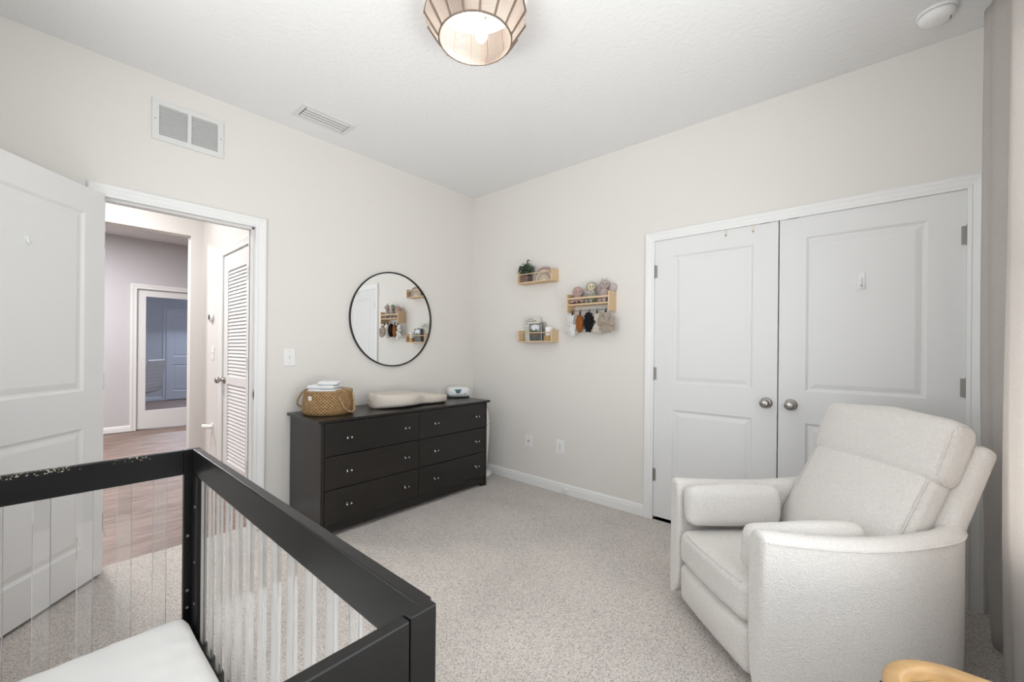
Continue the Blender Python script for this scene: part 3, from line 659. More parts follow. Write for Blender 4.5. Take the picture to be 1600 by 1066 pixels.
# ---------------------------------------------------------------- woven basket
BC = Vector((-1.612, -.225, TZ))
def weave_mat(name, c1, c2, us, vs):
    m = bpy.data.materials.new(name); m.use_nodes = True; nt = m.node_tree; L = nt.links.new; b = nt.nodes['Principled BSDF']; b.inputs['Roughness'].default_value = .75
    tc = nt.nodes.new('ShaderNodeTexCoord'); sp = nt.nodes.new('ShaderNodeSeparateXYZ'); L(tc.outputs['Object'], sp.inputs[0])
    def mth(op, a, bb=None):
        q = nt.nodes.new('ShaderNodeMath'); q.operation = op
        for i, v in enumerate((a, bb)):
            if v is None: continue
            if isinstance(v, (int, float)): q.inputs[i].default_value = v
            else: L(v, q.inputs[i])
        return q.outputs[0]
    an = mth('ARCTAN2', sp.outputs['Y'], sp.outputs['X']); row = mth('MULTIPLY', sp.outputs['Z'], vs)
    par = mth('MULTIPLY', mth('FLOOR', row), PI)
    s1 = mth('SINE', mth('ADD', mth('MULTIPLY', an, us), par)); s2 = mth('ABSOLUTE', mth('SINE', mth('MULTIPLY', row, PI)))
    h = mth('MULTIPLY', mth('ADD', mth('MULTIPLY', s1, .5), .5), s2)
    n = nt.nodes.new('ShaderNodeTexNoise'); n.inputs['Scale'].default_value = 45; L(tc.outputs['Object'], n.inputs['Vector'])
    f = mth('ADD', mth('MULTIPLY', h, .6), mth('MULTIPLY', n.outputs['Fac'], .6))
    rp = nt.nodes.new('ShaderNodeValToRGB'); L(f, rp.inputs[0]); rp.color_ramp.elements[0].position = .3; rp.color_ramp.elements[1].position = .8
    rp.color_ramp.elements[0].color = (*c1, 1); rp.color_ramp.elements[1].color = (*c2, 1); L(rp.outputs[0], b.inputs['Base Color'])
    bp = nt.nodes.new('ShaderNodeBump'); bp.inputs['Strength'].default_value = .9; bp.inputs['Distance'].default_value = .004; L(h, bp.inputs['Height']); L(bp.outputs[0], b.inputs['Normal'])
    return m
M_sea = weave_mat('woven_seagrass', (.20, .10, .038), (.56, .37, .17), 46, 95)
M_rope = mat('twisted_seagrass_rope', (.52, .38, .21), .8, col2=(.22, .13, .055), cscale=70, bump=.6, bscale=120, bdist=.004)
t = thing('woven_basket', 'round seagrass basket with two looped handles on the dresser', 'basket', BC)
Mx = Matrix.Translation(BC)
b = MB(); b.lathe([(.150, .001), (.164, .012), (.169, .035), (.166, .08), (.160, .130), (.157, .158), (.150, .158), (.152, .12), (.158, .035), (.145, .012), (.001, .010)], 64, M=Mx, cap=False); obj('basket_body', b, M_sea, t)
b = MB(); b.tube([Mx @ Vector((.1545*math.cos(q*PI/36), .1545*math.sin(q*PI/36), .160)) for q in range(72)], .006, 8, closed=True); obj('rim', b, M_rope, t)
rr = Vector((.669, -.743, 0)); vv = Vector((.7435, .6687, 0))     # directions used only to turn the handles to the room
b = MB(); P = []
for q in range(25):
    u = q/24*PI*1.28-.35; P.append(BC + rr*(-.150-.058*math.sin(min(PI, max(0, u*.9)))-.004) + vv*(.045*math.cos(u)) + Vector((0, 0, .145-.075*math.sin(max(0, min(PI, u*.82)))**1.0*(1) - .01)))
P = [BC + rr*x + vv*y + Vector((0, 0, z)) for x, y, z in ((-.128, -.07, .155), (-.150, -.062, .152), (-.175, -.05, .125), (-.196, -.04, .095), (-.203, -.03, .066), (-.192, -.018, .047), (-.172, 0, .046), (-.163, .012, .06), (-.160, .03, .10), (-.150, .05, .148), (-.128, .065, .158))]
b.tube(P, .0065, 8); obj('handle', b, M_rope, t)
b = MB(); P = [BC + rr*x + vv*y + Vector((0, 0, z)) for x, y, z in ((.09, -.105, .150), (.108, -.112, .140), (.128, -.115, .100), (.150, -.112, .055), (.172, -.10, .030), (.192, -.08, .020), (.200, -.06, .034), (.190, -.035, .080), (.172, -.01, .130), (.152, .0, .160), (.13, .01, .170), (.09, .02, .168), (.07, .04, .158))]
b.tube(P, .0062, 8); b.tube([BC + rr*x + vv*y + Vector((0, 0, z)) for x, y, z in ((.085, -.10, .157), (.11, -.085, .168), (.135, -.05, .172), (.15, -.02, .165))], .008, 8); obj('handle', b, M_rope, t)
lp = BC + (-vv*.985 + rr*-.38).normalized()*.1635; b = MB(); nn = (lp-BC).normalized(); b.box((-.014, -.014, 0), (.014, .014, .0025), 0, .0008, M=look(nn, lp+Vector((0, 0, .118)), (nn.y*-1, nn.x, 0))); obj('label_tag', b, mat('paper_white', (.82, .81, .79), .8), t)
M_white = mat('white_cotton', (.84, .85, .87), .95, spec=.1, bump=.5, bscale=55, bdist=.006)
zc = .012
for (dx, dy, sx, sy, sz, rz, lb) in ((0, 0, .215, .205, .120, .0, 'white cloth bundle filling the bottom of the basket'), (-.02, 0, .20, .16, .036, .3, 'folded white cloth at the bottom of the pile in the basket'), (-.03, .01, .185, .15, .026, .2, 'folded white cloth in the middle of the pile in the basket'), (.005, .0, .13, .13, .024, .5, 'small folded white cloth on top of the pile in the basket')):
    m = MB(); m.cushion((sx, sy, sz), min(.045, sz*.42), (.004, .004, 0), n=8, fn=lambda p, u: p+nz(p, 30, .0022)); Mc = Matrix.Translation(BC+rr*dx+vv*dy+Vector((0, 0, zc+sz/2))) @ Matrix.Rotation(-.84+rz-.3, 4, 'Z'); zc += sz+.001
    o = MB(); o.add(m.v, m.f, 0, True, Mc); setp(obj('folded_cloth', o, M_white), lb, 'cloth', 'folded cloths in the basket')

# ---------------------------------------------------------------- changing pad (peanut shaped)
def changing_pad():
    cx0, cy0 = -.955, -.255; L_ = .70; P = []
    T0 = Matrix.Translation((cx0, cy0, TZ)) @ Matrix.Rotation(-.02, 4, 'Z')
    def halfw(u):   # u in [-1,1]
        lobe = lambda c, r, w: w*math.sqrt(max(0, 1-((u-c)/r)**2))
        a, b = lobe(-.38, .62, .178), lobe(.50, .50, .140); k = 28
        return math.log(math.exp(k*a)+math.exp(k*b)-0.999)/k if max(a, b) > 0 else 0
    NU, NV = 72, 40
    for i in range(NU+1):
        u = -math.cos(PI*i/NU); w_ = halfw(u); row = []
        ht = .112 if u < 0 else .112-.045*u
        for j in range(NV):
            a = 2*PI*j/NV; ca, sa = math.cos(a), math.sin(a)
            y = w_*math.copysign(abs(ca)**.75, ca); z = math.copysign(abs(sa)**.55, sa)
            edge = min(1.0, w_/.07)
            zz = ht*.5*edge*z + ht*.5
            if sa > 0: zz -= .026*(1-abs(ca))**1.2*edge*(1 if abs(u) < .85 else .5); zz += .012*abs(ca)*(1-abs(ca))*4*edge*(1 if u < .2 else .3)
            row.append(T0 @ Vector((u*L_/2, y, zz)))
        P.append(row)
    m = MB(); m.grid(P, cv=True); o = obj('changing_pad', m, M_pad); return setp(o, 'peanut shaped beige foam changing pad on the dresser', 'changing pad')
changing_pad()
# ---------------------------------------------------------------- wipe warmer
T0 = Matrix.Translation((-.335, -.150, TZ)) @ Matrix.Rotation(-.50, 4, 'Z')
t = thing('wipe_warmer', 'small white wipe warmer with teal front on the end of the dresser', 'wipe warmer', T0)
m = MB(); m.cushion((.200, .13, .085), .030, (.004, .008, .006), n=8, M=T0 @ Matrix.Translation((0, 0, .052))); obj('body', m, mat('glossy_white_plastic', (.82, .83, .84), .2), t)
m = MB(); P = [(-.058, .080), (.022, .080), (.012, .074), (.003, .050), (-.008, .042), (-.026, .042), (-.036, .050), (-.045, .074)]
m.prism([(x, z) for x, z in P], .069, .0735, M=T0 @ Matrix(((1, 0, 0, 0), (0, 0, -1, 0), (0, 1, 0, 0), (0, 0, 0, 1)))); obj('front_panel', m, mat('teal_plastic', (.035, .12, .16), .25), t)
m = MB(); m.box((.040, -.0735, .036), (.056, -.069, .041), M=T0); m.box((-.095, -.05, .0), (.095, .05, .014), 0, .003, M=T0); obj('base_trim', m, M_black, t)

# ---------------------------------------------------------------- white tower appliance behind dresser
TXc, TYc = -.105, -.235
t = thing('tower_fan', 'slim white tower appliance in the corner behind the dresser', 'fan', (TXc, TYc, 0))
m = MB(); m.lathe([(.095, .0), (.10, .008), (.098, .022), (.07, .036), (.045, .05)], 40, M=Matrix.Translation((TXc, TYc, 0))); obj('base', m, M_plastic, t)
m = MB(); m.lathe([(.050, .045), (.066, .20), (.078, .38), (.078, .50), (.066, .60), (.045, .66), (.012, .68), (.001, .68)], 32, M=Matrix.Translation((TXc, TYc, 0))); obj('body', m, M_plastic, t)
m = MB(); a2 = Vector((.2, -.98, 0)).normalized()
for k in (-.012, .012): m.lathe([(.004, 0), (.004, .003)], 10, M=look(a2, Vector((TXc, TYc, .49+k*.4))+a2*.0775+Vector((k, k*.2, 0))))
obj('buttons', m, M_black, t)

# ---------------------------------------------------------------- wall shelves
def shelf(name, label, y0, y1, z0, z1, D, tall=False):
    """y0 far end, y1 near end; along -y"""
    t = thing(name, label, 'shelf', (0, (y0+y1)/2, z0), 'pine wall shelves')
    th = .012
    for a in (y0, y1+th):
        m = MB(); m.box((-D, a-th, z0), (-.0005, a, z1), 0, .001); obj('end_panel', m, M_pine, t)
    bz = z0 if not tall else z0+.055
    m = MB(); m.box((-D, y1+th, bz), (-.0005, y0-th, bz+th), 0, .0008); obj('bottom_board', m, M_pine, t)
    rz = z1-.022 if not tall else z1-.042
    m = MB()
    if tall: m.box((-D, y1+th, rz-.004), (-D+.010, y0-th, rz+.010)); m.box((-.012, y1+th, bz+.03), (-.0005, y0-th, bz+.06))
    else: m.tube([(-D+.008, y1+th, rz), (-D+.008, y0-th, rz)], .005, 10)
    obj('front_rail', m, M_pine, t)
    if tall:
        m = MB(); m.tube([(-.080, y1+th, z0+.012), (-.080, y0-th, z0+.012)], .003, 8); obj('hanging_rod', m, M_hinge, t)
    return bz+th
s1z = shelf('wall_shelf', 'short pine wall shelf holding the plant and rainbow, highest of the three', -.668, -1.040, 1.790, 1.894, .105)
s2z = shelf('wall_shelf', 'pine wall shelf with a rod, holding dolls and hanging bows', -1.192, -1.570, 1.508, 1.657, .114, True)
s3z = shelf('wall_shelf', 'short pine wall shelf holding books, lowest of the three', -.676, -1.045, 1.272, 1.376, .105)

# potted plant
t = thing('potted_plant', 'small leafy green plant in a brown pot on the upper shelf', 'plant', (-.052, -.722, s1z))
m = MB(); m.box((-.088, -.768, s1z), (-.020, -.690, s1z+.062), 0, .003); obj('pot', m, mat('brown_woven_pot', (.13, .085, .07), .8, col2=(.25, .17, .14), cscale=60), t)
m = MB(); pc = Vector((-.058, -.728, s1z+.115)); rnd = random.Random(3)
for i in range(620):
    d_ = Vector((rnd.gauss(0, 1), rnd.gauss(0, 1), rnd.gauss(0, 1))).normalized(); rad = rnd.uniform(.35, 1)
    p = pc + Vector((d_.x*.050*rad, d_.y*.096*rad, d_.z*.066*rad))
    if i < 12: p = pc + Vector((rnd.uniform(-.01, .01), -.025+rnd.uniform(-.012, .012), .075+rnd.uniform(-.012, .012)))
    p.x = min(p.x, -.012)
    n_ = (d_+Vector((rnd.uniform(-.6, .6), rnd.uniform(-.6, .6), rnd.uniform(-.2, .8)))).normalized(); Ml = look(n_, p, (rnd.uniform(-1, 1), rnd.uniform(-1, 1), rnd.uniform(-1, 1)))
    r_ = rnd.uniform(.006, .010)
    m.add([(-r_, 0, 0), (-.4*r_, .6*r_, .001), (.5*r_, .55*r_, .0015), (r_, 0, 0), (.5*r_, -.55*r_, .0015), (-.4*r_, -.6*r_, .001), (0, 0, -.002)], [(0, 1, 6), (1, 2, 6), (2, 3, 6), (3, 4, 6), (4, 5, 6), (5, 0, 6)], M=Ml)
obj('leaves', m, mat('leaf_green', (.09, .14, .085), .6, col2=(.022, .045, .028), cscale=45), t)
m = MB()
for i in range(14):
    an = i*2.4; m.tube([(-.054, -.728, s1z+.055), (-.054+.02*math.cos(an), -.728+.03*math.sin(an), s1z+.09), (-.056+.03*math.cos(an), -.728+.055*math.sin(an), s1z+.13)], .0012, 5)
obj('stems', m, mat('stem_green', (.07, .10, .05), .7), t)
# rainbow arches
RC = Vector((-.045, -.925, s1z))
cols = [(.42, .30, .28), (.66, .57, .48), (.50, .43, .34), (.68, .58, .47), (.76, .68, .58)]
t = thing('stacking_rainbow', 'wooden rainbow of nested beige arches on the upper shelf', 'toy', RC)
for i, cc in enumerate(cols):
    ro = .108-i*.0205; ri = ro-.0165; m = MB(); n = 28
    P = []
    for k in range(n+1):
        an = PI*k/n; P.append([Vector((RC.x+dx, RC.y+r_*math.cos(an), RC.z+.001+r_*1.12*math.sin(an))) for dx, r_ in ((-.016, ri), (-.016, ro), (.016, ro), (.016, ri))])
    m.grid(P, cv=True, smooth=False); m.add(P[0], [(0, 1, 2, 3)]); m.add(P[-1], [(0, 1, 2, 3)])
    obj('arch', m, mat('arch_%d' % i, cc, .6), t)
# books
def book(y0, y1, z0, h, x, th, lean, cover, label, art=None):
    T0 = Matrix.Translation((x, 0, z0)) @ Matrix.Rotation(lean, 4, 'Y')
    t = thing('book', label, 'book', T0 @ Matrix.Translation((0, (y0+y1)/2, 0)), 'books on the lower shelf')
    m = MB(); m.box((-th, y1, 0), (-th+.002, y0, h), M=T0); m.box((-.002, y1, 0), (0, y0, h), M=T0); m.box((-th, y0-.002, 0), (0, y0, h), M=T0); obj('cover', m, cover, t)
    m = MB(); m.box((-th+.002, y1+.004, .003), (-.002, y0-.002, h-.003), M=T0); obj('pages', m, mat('page_paper', (.78, .75, .70), .9), t)
    if art: art(t, T0, th)
def cream_art(t, T0, th):
    rnd = random.Random(5); ink = mat('grey_ink', (.22, .23, .23), .8)
    # title lettering, too small to read in the photograph: joined strokes at its place
    for (z, a, b, hh) in ((.192, -.735, -.800, .009), (.172, -.715, -.830, .012), (.150, -.715, -.740, .011)):
        m = MB(); P = []; y = a; k = 0
        while y > b:
            P.append((-th-.0006, y, z+(hh if k % 2 else 0)+rnd.uniform(-.001, .001))); y -= rnd.uniform(.0022, .0045); k += 1
        m.tube([T0 @ Vector(p) for p in P], .0011, 5); obj('title_lettering', m, ink, t)
    m = MB(); m.box((-th-.0006, -.705, .07), (-th, -.745, .13), M=T0); obj('cover_picture', m, mat('pale_green_ink', (.48, .58, .45), .8, col2=(.66, .66, .58), cscale=40), t)
book(-.703, -.872, s3z, .214, -.012, .020, -.03, mat('cream_cover', (.70, .68, .61), .6), 'tall cream picture book with grey title behind the other books on the lower shelf', cream_art)
def grey_art(t, T0, th):
    m = MB(); P = [(-.800, .078), (-.905, .078), (-.905, .143), (-.800, .143)]
    m.box((-th-.0006, -.905, .080), (-th, -.800, .142), M=T0); m.add([(-th-.0012, -.853+.040*math.cos(q), .118+.026*math.sin(q)) for q in [k*PI/12 for k in range(24)]], [range(24)], 1, M=T0)
    P = [(-th-.0014, -.800, .080)] + [(-th-.0014, -.800-.105*k/12, .095+.012*math.sin(k*1.1)+.006*math.sin(k*2.7)) for k in range(13)] + [(-th-.0014, -.905, .080)]
    m.add([P[0]]+P[1:-1]+[P[-1]], [range(len(P))], 2, M=T0)
    m.box((-th-.0006, -.905, .010), (-th, -.800, .078), 3, M=T0)
    m.add([(-th-.0014, -.853+.03*math.cos(q), .052+.012*math.sin(q)) for q in [k*PI/8 for k in range(16)]], [range(16)], 4, M=T0)
    obj('cover_picture', m, [mat('sky_grey_ink', (.42, .44, .47), .5), mat('cloud_ink', (.78, .78, .80), .5), mat('meadow_ink', (.16, .22, .13), .5), mat('dark_wood_ink', (.045, .055, .06), .5, col2=(.16, .17, .16), cscale=60), mat('russet_ink', (.22, .12, .075), .6)], t)
book(-.790, -.912, s3z, .150, -.052, .022, -.05, mat('charcoal_cover', (.05, .055, .06), .4), 'smaller dark illustrated book standing in front on the lower shelf', grey_art)
m_g = mat('grey_cover', (.35, .35, .34), .6)
book(-.862, -.918, s3z, .165, -.012, .018, 0, m_g, 'thin grey book beside the tall cream book on the lower shelf')
# jar with wooden lid / base
jc = (-.055, -.983, s3z)
t = thing('lidded_jar', 'white cylinder jar on a wooden block at the near end of the lower shelf', 'jar', jc)
m = MB(); m.box((-.083, -1.015, s3z), (-.027, -.952, s3z+.045), 0, .003); obj('wooden_base', m, mat('honey_wood', (.55, .34, .14), .5, var=.3, vscale=20, stretch=(1, 6, 12)), t)
m = MB(); m.lathe([(.030, 0), (.032, .004), (.032, .068), (.028, .073), (.001, .074)], 32, M=Matrix.Translation((jc[0], jc[1], s3z+.045))); obj('jar_body', m, M_plastic, t)

# ---------------------------------------------------------------- knitted dolls
def knit(name, c): return fabric(name, c, 420, .6, .002, .2)
M_pinkk = knit('pink_knit', (.56, .39, .35)); M_sage = knit('sage_knit', (.36, .36, .30)); M_mauve = knit('mauve_knit', (.52, .43, .40)); M_cream = knit('cream_knit', (.74, .66, .46)); M_palep = knit('pale_pink_knit', (.64, .53, .53)); M_eye = mat('black_eye', (.01, .01, .01), .2)
def face(mb, c, r, x=None):   # looks toward the camera side (-x,-y)
    f = Vector((-.85, -.53, .0)).normalized(); s = Vector((f.y, -f.x, 0))
    for k in (-1, 1):
        p = Vector(c)+ (f*.93+s*k*.36+Vector((0, 0, .02))).normalized()*r*1.0; mb.ell(p, (.0042,)*3, n=8)
    P = [Vector(c)+(f*.95+s*k*.17+Vector((0, 0, -.22-(.05 if k == 0 else 0)))).normalized()*r*1.01 for k in (-1, 0, 1)]; mb.tube(P, .0012, 5)
# octopus
oc = Vector((-.062, -1.268, s2z+.098)); t = thing('octopus_doll', 'pink knitted octopus doll on the rod shelf, farthest from the closet', 'doll', (oc.x, oc.y, s2z), 'knitted dolls on the shelf')
m = MB(); m.ell(oc, (.040, .044, .046), n=14)
m.ell(oc-Vector((0, 0, .045)), (.030, .034, .030), n=10)
for k in range(8):
    an = -PI*.5+k*PI/4+.2; dx, dy = math.cos(an), math.sin(an)
    P = [oc+Vector((dx*.02, dy*.02, -.055)), oc+Vector((dx*.030-.002, dy*.045, -.072)), oc+Vector((max(-.04, dx*.045), dy*.070, -.082)), oc+Vector((max(-.045, dx*.05), dy*.078, -.072))]
    m.tube(P, lambda u: .013*(1-.4*u), 8)
obj('doll_body', m, M_pinkk, t); m = MB(); face(m, oc, .043); obj('face', m, M_eye, t)
# hooded doll
hc = Vector((-.060, -1.386, s2z+.128)); t = thing('hooded_doll', 'sage green hooded doll with yellow face, middle doll on the rod shelf', 'doll', (hc.x, hc.y, s2z), 'knitted dolls on the shelf')
m = MB(); m.ell(hc, (.034, .042, .042), n=14); m.ell(hc+Vector((0, 0, -.075)), (.030, .040, .052), n=12)
for k in (-1, 1): m.tube([hc+Vector((-.01, k*.028, -.045)), hc+Vector((-.022, k*.045, -.075)), hc+Vector((-.030, k*.036, -.10))], .010, 8); m.tube([hc+Vector((-.01, k*.015, -.110)), hc+Vector((-.04, k*.022, -.113))], .012, 8)
obj('doll_body', m, M_sage, t)
f_ = Vector((-.85, -.53, 0)).normalized(); m = MB(); m.ell(hc+f_*.012, (.030, .034, .034), n=12); hd = obj('yellow_face', m, M_cream, t); m = MB(); face(m, hc+f_*.012, .0325); obj('eyes', m, M_eye, hd)
m = MB(); m.tube([hc+Vector((-.012, .03*math.cos(q*PI/8), -.040+.008*math.sin(q*PI/8))) + f_*.012 for q in range(16)], .006, 6, closed=True); obj('collar', m, M_palep, t)
# butterfly
bc = Vector((-.060, -1.500, s2z+.138)); t = thing('butterfly_doll', 'mauve knitted butterfly doll with pale wings, nearest the closet on the rod shelf', 'doll', (bc.x, bc.y, s2z), 'knitted dolls on the shelf')
m = MB(); m.ell(bc, (.034, .040, .038), n=14); m.ell(bc+Vector((0, 0, -.080)), (.028, .036, .058), n=12)
for k in (-1, 1): m.tube([bc+Vector((0, k*.012, .034)), bc+Vector((0, k*.016, .048))], .0022, 6); m.ell(bc+Vector((0, k*.017, .050)), (.004,)*3, n=6)
for k in (-1, 1): m.tube([bc+Vector((-.01, k*.015, -.118)), bc+Vector((-.038, k*.020, -.123))], .012, 8)
obj('doll_body', m, M_mauve, t); m = MB(); face(m, bc, .0385); obj('face', m, M_eye, t)
m = MB()
for k in (-1, 1):
    m.ell(bc+Vector((.030, k*.048, -.020)), (.010, .034, .034), n=12); m.ell(bc+Vector((.030, k*.040, -.070)), (.010, .028, .030), n=12)
obj('wings', m, M_palep, t)

# ---------------------------------------------------------------- clips and hanging bows / scrunchies
rodz = 1.508+.012
hy_ = [-1.233, -1.303, -1.384, -1.452, -1.526]
for i, y in enumerate(hy_):
    m = MB(); m.tube([(-.080, y, rodz+.004+.006*math.sin(q*PI/6)-.0) if False else (-.080+.008*math.cos(q*PI/6), y, rodz+.001+.008*math.sin(q*PI/6)) for q in range(-2, 9)], .0018, 6)
    m.box((-.090, y-.006, rodz-.034), (-.078, y+.006, rodz-.008), 0, .002)
    setp(obj('clip_ring', m, M_black), ['black clip ring holding the white bow', 'black clip ring holding the rust scrunchie', 'black clip ring holding the black scrunchie', 'black clip ring holding the cream bow', 'black clip ring holding the taupe bow'][i], 'clip', 'black clip rings on the rod')
def lobe(m, base, d, L_, W, th, seed, pleats=5):
    """puffy pleated lobe from base in direction d (in the y,z plane)"""
    d = Vector(d).normalized(); sd = Vector((0, -d.z, d.y)); rnd = random.Random(seed); ph = rnd.uniform(0, 6); P = []
    for i in range(15):
        u = i/14; wv = W*(.22+.78*math.sin(min(1, u*1.15)*PI/2))*(1 if u < .85 else math.sqrt(max(.0, 1-((u-.85)/.15)**2))*.85+.15)
        row = []
        for k in range(28):
            a_ = 2*PI*k/28; r_ = 1+.16*math.sin(a_*pleats+ph+u)+.08*math.sin(a_*(pleats+4)-u*3)
            tt = th*(.5+.5*math.sin(PI*min(1, u*1.1)))*(.3 if i in (0, 14) else 1)
            q = base + d*(L_*u) + sd*(wv*math.cos(a_)*r_) + Vector((-1, 0, 0))*(tt*math.sin(a_)*r_)
            row.append(q+nz(q, 60, .003))
        P.append(row)
    m.grid(P, cv=True); m.add(P[-1], [range(28)], 0, True); m.add(P[0], [range(28)], 0, True)
def clothm(n, c): return fabric(n, c, 300, .4, .002, .25)
XB = -.082
def B3(y, z, x=XB): return Vector((x, y, z))
m = MB(); b0 = B3(-1.226, 1.408)
lobe(m, b0, (0, .30, 1), .085, .036, .020, 1); lobe(m, b0, (0, .25, -1), .088, .050, .022, 2); m.ell(b0, (.016, .018, .014), n=10); lobe(m, b0, (0, .8, .45), .06, .022, .014, 3)
lobe(m, b0, (0, -.6, -.4), .045, .025, .014, 4)
setp(obj('hair_bow', m, clothm('white_satin', (.78, .77, .76))), 'white fabric bow hanging from the rod, farthest from the closet', 'hair bow', 'bows and scrunchies on the rod')
def scrunchie(y, z, W, Hh, seed, c, name, label, th=.024):
    m = MB(); rnd = random.Random(seed); P = []
    for i in range(64):
        a_ = 2*PI*i/64; row = []
        for k in range(14):
            b_ = 2*PI*k/14; rr_ = 1+.28*math.sin(a_*13+seed)+.15*math.sin(a_*23+seed*2)
            ry, rz = W*.36, Hh*.36
            cy, cz = ry*math.cos(a_)*.50, rz*math.sin(a_)
            ox = math.cos(b_)*(W*.24)*rr_
            q = Vector((XB - th*math.sin(b_)*.9, y+cy+ox*math.cos(a_), z+cz+ox*math.sin(a_))); row.append(q+nz(q, 45, .006))
        P.append(row)
    m.grid(P, cu=True, cv=True); return setp(obj('scrunchie', m, clothm(name, c)), label, 'scrunchie', 'bows and scrunchies on the rod')
scrunchie(-1.300, 1.420, .080, .142, 2, (.34, .115, .03), 'rust_velvet', 'rust brown scrunchie hanging beside the black one')
scrunchie(-1.380, 1.428, .100, .148, 5, (.010, .010, .012), 'black_velvet', 'black ruffled scrunchie hanging in the middle of the rod', .03)
m = MB(); b0 = B3(-1.458, 1.420)
lobe(m, b0, (0, .15, 1), .075, .028, .018, 11); lobe(m, b0, (0, .20, -1), .085, .042, .020, 12); lobe(m, b0, (0, -.5, -.7), .07, .028, .014, 13); m.ell(b0, (.015, .016, .014), n=10)
setp(obj('hair_bow', m, clothm('cream_linen', (.62, .56, .47))), 'cream fabric bow hanging between the black scrunchie and the taupe bow', 'hair bow', 'bows and scrunchies on the rod')
m = MB(); b0 = B3(-1.550, 1.418, XB-.020)
lobe(m, b0, (0, 1, .35), .075, .036, .020, 21, 7); lobe(m, b0, (0, -1, .0), .058, .040, .020, 22, 7); lobe(m, b0, (0, .45, -1), .075, .036, .014, 23); lobe(m, b0, (0, -.35, -1), .078, .034, .014, 24); lobe(m, b0, (0, .1, 1), .080, .028, .014, 25)
m.ell(b0+Vector((-.012, 0, 0)), (.014, .014, .016), n=10)
setp(obj('hair_bow', m, clothm('taupe_linen', (.44, .36, .30))), 'large taupe bow with knotted centre hanging nearest the closet', 'hair bow', 'bows and scrunchies on the rod')

# ---------------------------------------------------------------- crib
KX, KY0, KY1, KXL, KT = -2.570, -1.245, -2.582, -3.33, .850
t = thing('crib', 'black wooden crib with clear acrylic slats in the front corner', 'crib', ((KX+KXL)/2, (KY0+KY1)/2, 0))
def chip_mat():
    m = M_crib.copy(); m.name = 'black_crib_paint_chipped'; nt = m.node_tree; L = nt.links.new; b = nt.nodes['Principled BSDF']
    tc = nt.nodes.new('ShaderNodeTexCoord'); sp = nt.nodes.new('ShaderNodeSeparateXYZ'); L(tc.outputs['Object'], sp.inputs[0])
    n = nt.nodes.new('ShaderNodeTexNoise'); n.inputs['Scale'].default_value = 170; n.inputs['Detail'].default_value = 3; L(tc.outputs['Object'], n.inputs['Vector'])
    n2 = nt.nodes.new('ShaderNodeTexNoise'); n2.inputs['Scale'].default_value = 9; L(tc.outputs['Object'], n2.inputs['Vector'])
    def mth(op, a, bb, c=None):
        q = nt.nodes.new('ShaderNodeMath'); q.operation = op
        for i, v in enumerate((a, bb)):
            if isinstance(v, (int, float)): q.inputs[i].default_value = v
            else: L(v, q.inputs[i])
        return q.outputs[0]
    # chips: near the top edge and within x range of the gnawed part
    ez = mth('GREATER_THAN', sp.outputs['Z'], KT-.013)
    x1 = mth('GREATER_THAN', sp.outputs['X'], -.075); x2 = mth('LESS_THAN', sp.outputs['X'], .25)
    nn = mth('GREATER_THAN', mth('ADD', mth('MULTIPLY', n.outputs['Fac'], .8), mth('MULTIPLY', n2.outputs['Fac'], .45)), .70)
    f = mth('MULTIPLY', mth('MULTIPLY', ez, nn), mth('MULTIPLY', x1, x2))
    mx = nt.nodes.new('ShaderNodeMix'); mx.data_type = 'RGBA'; L(f, mx.inputs[0]); mx.inputs[6].default_value = (.0095, .0095, .0095, 1); mx.inputs[7].default_value = (.42, .38, .30, 1)
    L(mx.outputs[2], b.inputs['Base Color']); return m
M_chip = chip_mat()
PW, RH = .020, .085
for (xo, near) in ((KX, False), (KX, True), (KXL, False), (KXL, True)):
    sg = -1 if xo > -3 else 1
    m = MB()
    def bx(x0, x1, y0, y1, z1): m.box((xo+sg*x0, y0, 0), (xo+sg*x1, y1, z1), 0, .002)
    if near: bx(.008, .052, KY1, KY1+.020, KT+.003); bx(.004, .026, KY1+.0205, KY1+.060, KT-RH)
    else:
        bx(0, .048, KY0-.022, KY0, KT); bx(.004, .026, KY0-.100, KY0-.0225, KT-RH)
        for z in (.66, .47, .33): m.lathe([(.005, 0), (.005, .0015), (.002, .0018)], 10, 1, M=look((sg, 0, 0), (xo+sg*.026, KY0-.07, z)))
        for z in (.55, .36, .30): m.lathe([(.005, 0), (.005, .0015), (.002, .0018)], 10, 1, M=look((0, -1, 0), (xo+sg*.036, KY0-.022, z)))
    obj('post', m, [M_crib, M_greyplastic], t)
def rail(a, b, mt=M_crib, nm='top_rail'):
    m = MB(); m.box(a, b, 0, .003); return obj(nm, m, mt, t)
for xo, sg in ((KX, -1), (KXL, 1)):
    rail((xo, KY1+.0205, KT-RH), (xo+sg*.024, KY0-.0225, KT)); rail((xo+sg*.002, KY1+.0605, .13), (xo+sg*.024, KY0-.1005, .22), nm='bottom_rail')
rail((KXL+.0485, KY0-.022, KT-RH), (KX-.0485, KY0-.001, KT), M_chip)          # far end rail (chipped)
rail((KXL+.0485, KY0-.022, .13), (KX-.0485, KY0-.001, .22), nm='bottom_rail')
m = MB(); m.box((KXL+.0525, KY1, .10), (KX-.0525, KY1+.019, KT), 0, .003); obj('end_panel', m, M_crib, t)
def slat(x, y, wx, wy):
    m = MB(); m.box((x-wx/2, y-wy/2, .219), (x+wx/2, y+wy/2, KT-RH+.001), 0, .0012, seg=1); obj('slat', m, M_acrylic, t)['label'] = 'clear acrylic slat'
for k in range(13): slat(KX-.013, -1.376-.0905*k, .0095, .035)
for k in range(7): slat(-2.681-.0888*k, KY0-.012, .036, .009)
for k in range(13): slat(KXL+.013, -1.376-.0905*k, .0095, .035)
